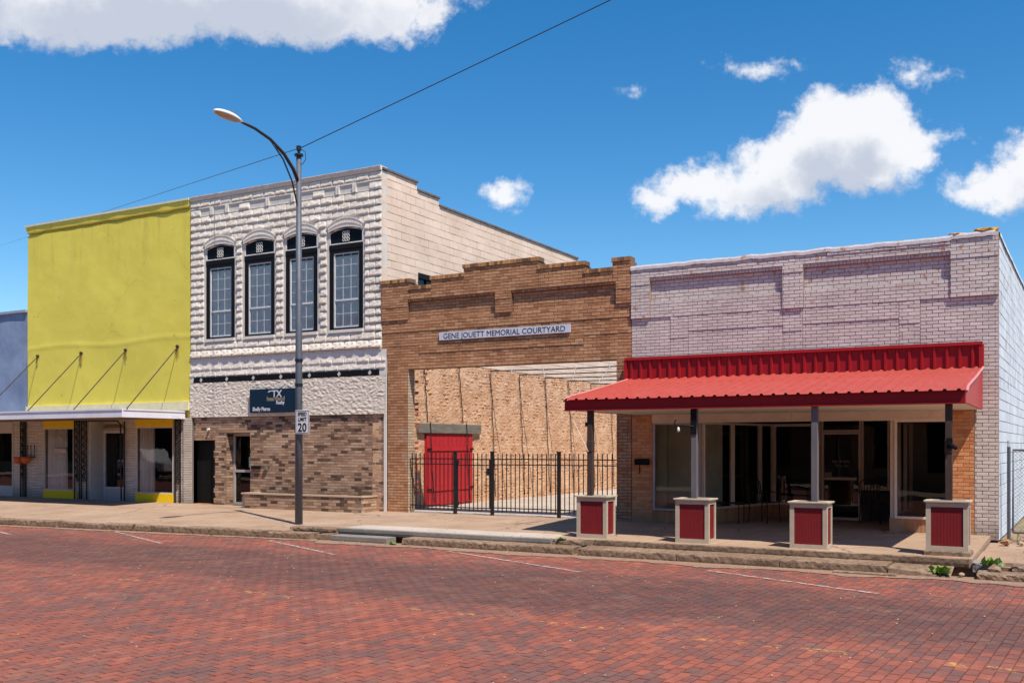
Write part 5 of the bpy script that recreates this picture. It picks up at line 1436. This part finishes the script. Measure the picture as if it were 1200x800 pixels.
for v in bm.verts:
    t = (v.co.y + 1) / 2
    v.co.x *= .15 * (.55 + .45 * math.sin(min(1, (1 - t) * 1.35) * 1.57)); v.co.z = v.co.z * .10 if v.co.z > 0 else v.co.z * .018; v.co.y *= .40
me = bpy.data.meshes.new('luminaire'); bm.to_mesh(me); bm.free(); me.materials.append(M_lampw); [setattr(p, 'use_smooth', True) for p in me.polygons]
o = bpy.data.objects.new('luminaire', me); COL.objects.link(o); o.parent = lp; o.location = Vector((lx, ly - 2.10, 8.31)) - origin(lp); o.rotation_euler = (R(-2), 0, 0); ORG[o.name] = Vector((lx, ly - 2.10, 8.31)); lum = o
me = bpy.data.meshes.new('lens'); bm = bmesh.new(); bmesh.ops.create_uvsphere(bm, u_segments=18, v_segments=10, radius=1)
for v in bm.verts: v.co.x *= .125; v.co.y *= .33; v.co.z *= .036
bm.to_mesh(me); bm.free(); me.materials.append(M_lens)
o = bpy.data.objects.new('lens', me); COL.objects.link(o); o.parent = lum; o.location = (0, -.03, -.015)
q = MB(); q.tube([(lx, ly - 1.98, 8.38), (lx, ly - 1.98, 8.46)], .035, 8); q.build('photocell', M_timber, lum)
q = MB(); q.tube([(lx + .05, ly, 8.2), (lx + .18, ly, 8.12), (lx + .2, ly, 7.95), (lx + .1, ly, 7.85), (lx + .04, ly, 7.9)], .008, 5); q.build('service_loop', M_iron, lp)
ss = thing('speed_limit_sign', 'white rectangular speed limit 20 sign fixed to the lamp pole', 'sign', (lx, ly - .1, 2.17))
q = MB(); q.box(lx - .005, ly - .105, 1.92, lx + .385, ly - .10, 2.44); q.build('plate', M_signw, ss, bevel=.002)
q = MB(); cells(q, lambda u, n_, z: (u, ly - .105 - n_, z), lx + .01, lx + .37, 1.935, 2.425, .0, .002, [(lx + .02, lx + .36, 1.945, 2.415)]); q.build('border', M_ink, ss, recalc=False)
text('SPEED', .115, lx + .19, ly - .108, 2.315, M_ink, ss, 'lettering', 'CENTER', .82, bold=.002); text('LIMIT', .115, lx + .19, ly - .108, 2.20, M_ink, ss, 'lettering', 'CENTER', .9, bold=.002)
text('20', .26, lx + .19, ly - .108, 1.975, M_ink, ss, 'lettering', 'CENTER', .98, bold=.005)
q = MB(); q.box(lx + .02, ly - .099, 2.1, lx + .10, ly + .0, 2.13); q.build('clamp', M_pole, ss)
wl = thing('overhead_wire', 'dark overhead wire rising from the lamp post top to the right', 'wire', (-7, ly, 9.3))
q = MB()
A_ = Vector((lx + .05, ly, 8.22)); B_ = Vector((15, ly, 11.2))
pts = []
for k in range(25):
    t = k / 24; p = A_.lerp(B_, t); p.z = 8.22 + (9.93 - 8.22) * ((p.x - A_.x) / (-7.5 - A_.x)) - .0 * t; p.z -= .5 * math.sin(math.pi * min(1, t)) * .35; pts.append(p)
q.tube(pts, .010, 5); q.build('wire', M_iron, wl, recalc=False)
WE = (-99.9, 56.6, 17.06)
w2_ = thing('overhead_wire', 'faint overhead wire passing behind the yellow building to the left edge', 'wire', (-20, ly, 7.6))
q = MB(); pts = [(lx + WE[0] * t / 16, ly + WE[1] * t / 16, 8.22 + WE[2] * t / 16) for t in range(17)]
q.tube(pts, .009, 5); q.build('wire', M_iron, w2_, recalc=False)

# ================================================================== MESH GATE at the right edge
mg = thing('chain_link_gate', 'grey framed chain-link gate beside the pale painted side wall at the right edge', 'gate', (-.2, .3, 0))
q = MB(); q.tube([(-.97, .3, -.1), (-.97, .3, 1.64)], .032, 10); q.tube([(-.985, .3, 1.64), (-.985, .3, 1.76)], .008, 6); q.build('post', M_pole, mg)
q = MB(); q.tube([(-.90, .3, .05), (-.90, .3, 1.58), (2.6, .3, 1.58), (2.6, .3, .05), (-.90, .3, .05)], .020, 8); q.build('frame', M_pole, mg)
q = MB(); s_ = .07; z0, z1, x0, x1 = .05, 1.58, -.9, 2.6
u = x0 - 1.6
while u < x1:
    for sg_ in (1, -1):
        a = (u, z0) if sg_ > 0 else (u, z1); b_ = (u + (z1 - z0), z1) if sg_ > 0 else (u + (z1 - z0), z0)
        t0 = max(0, (x0 - a[0]) / (b_[0] - a[0])); t1 = min(1, (x1 - a[0]) / (b_[0] - a[0]))
        if t0 < t1: q.bar((a[0] + (b_[0] - a[0]) * t0, .3, a[1] + (b_[1] - a[1]) * t0), (a[0] + (b_[0] - a[0]) * t1, .3, a[1] + (b_[1] - a[1]) * t1), .004)
    u += s_
q.build('mesh', M_pole, mg, recalc=False)
q = MB()
for _ in range(1500):
    x_ = random.uniform(-.95, 3.5); y_ = random.uniform(-.2, 6); L = random.uniform(.04, .14); a = random.uniform(0, 6.28)
    p = Vector((x_ + (.022 * y_), y_, -.14)); q.quad(p, p + Vector((math.cos(a) * .03, math.sin(a) * .03, L * .6)), p + Vector((math.cos(a) * .05, math.sin(a) * .05, L)), p + Vector((math.cos(a) * .03 + .012, math.sin(a) * .03, L * .5)))
tag(q.build('grass', M_leaf, recalc=False), 'patchy green grass behind the chain-link gate', 'grass', kind='stuff')
q = MB(); q.box(-1.1, -.6, -.3, 14, 24, -.14); structure(q.build('vacant_lot', M_dirt))

# ================================================================== FAR SIDE OF THE STREET (seen only in the window glass)
q = MB(); q.box(-90, -22.6, -.3, 40, -17.2, -.12); structure(q.build('far_sidewalk', M_conc))
FL = ['brick building across the street, ' + t for t in ('farthest left of the row', 'tall mottled one second in the row', 'low one behind the pickup truck', 'tall brown one opposite the cream building', 'low one opposite the courtyard', 'tall one behind the camera', 'last one at the right of the row')]
for k, (a, b_, h_, mt) in enumerate(((-95, -70, 6.5, M_opp), (-70, -52, 8.5, M_mix), (-52, -38, 6.0, M_opp), (-38, -24, 8.8, M_brown), (-24, -9, 6.2, M_opp), (-9, 8, 7.5, M_brown), (8, 26, 6.2, M_opp))):
    t = thing('far_side_building', FL[k], 'building', ((a + b_) / 2, -23, 0), 'buildings across the street')
    MO = lambda u, n_, z: (u, -23 + n_, z)
    hl = []; x_ = a + 1
    while x_ < b_ - 2.6: hl.append((x_, x_ + 2.2, .6, 2.8)); x_ += 3.0
    q = MB(); cells(q, MO, a, b_ - .02, -.2, h_, -8, 0, hl); q.build('wall', mt, t, recalc=False)
    q = MB()
    for h in hl: q.quad(MO(h[0], -.3, h[2]), MO(h[1], -.3, h[2]), MO(h[1], -.3, h[3]), MO(h[0], -.3, h[3]))
    q.build('window', M_dark, t, recalc=False)
    q = MB(); q.box(a + .1, -23.0 + .0, 2.95, b_ - .1, -21.6, 3.1); q.build('awning', M_timber, t)
tk = thing('pickup_truck', 'white pickup truck mirrored in the shop window between yellow panels', 'truck', (-46, -18.6, -.24))
def TM(a, b_, z): return (-46 + a, -18.6 + b_, -.24 + z)
q = MB(); q.prism([(-2.7, .45), (2.7, .45), (2.7, .95), (1.3, 1.05), (.7, 1.75), (-.6, 1.75), (-.8, 1.05), (-2.7, 1.05)], -.9, .9, lambda u, n_, z: TM(u, n_, z)); q.build('body', M_truck, tk, bevel=.05)
q = MB(); q.prism([(1.15, 1.08), (.66, 1.66), (.1, 1.66), (.1, 1.08)], -.92, .92, lambda u, n_, z: TM(u, n_, z)); q.prism([(.0, 1.08), (.0, 1.66), (-.52, 1.66), (-.68, 1.08)], -.92, .92, lambda u, n_, z: TM(u, n_, z)); q.build('side_glass', M_black, tk)
for a in (-1.7, 1.75):
    for b_ in (-.85, .85): q = MB(); q.tube([TM(a, b_ - .11, .38), TM(a, b_ + .11, .38)], .38, 18); q.build('wheel', M_rubber, tk)
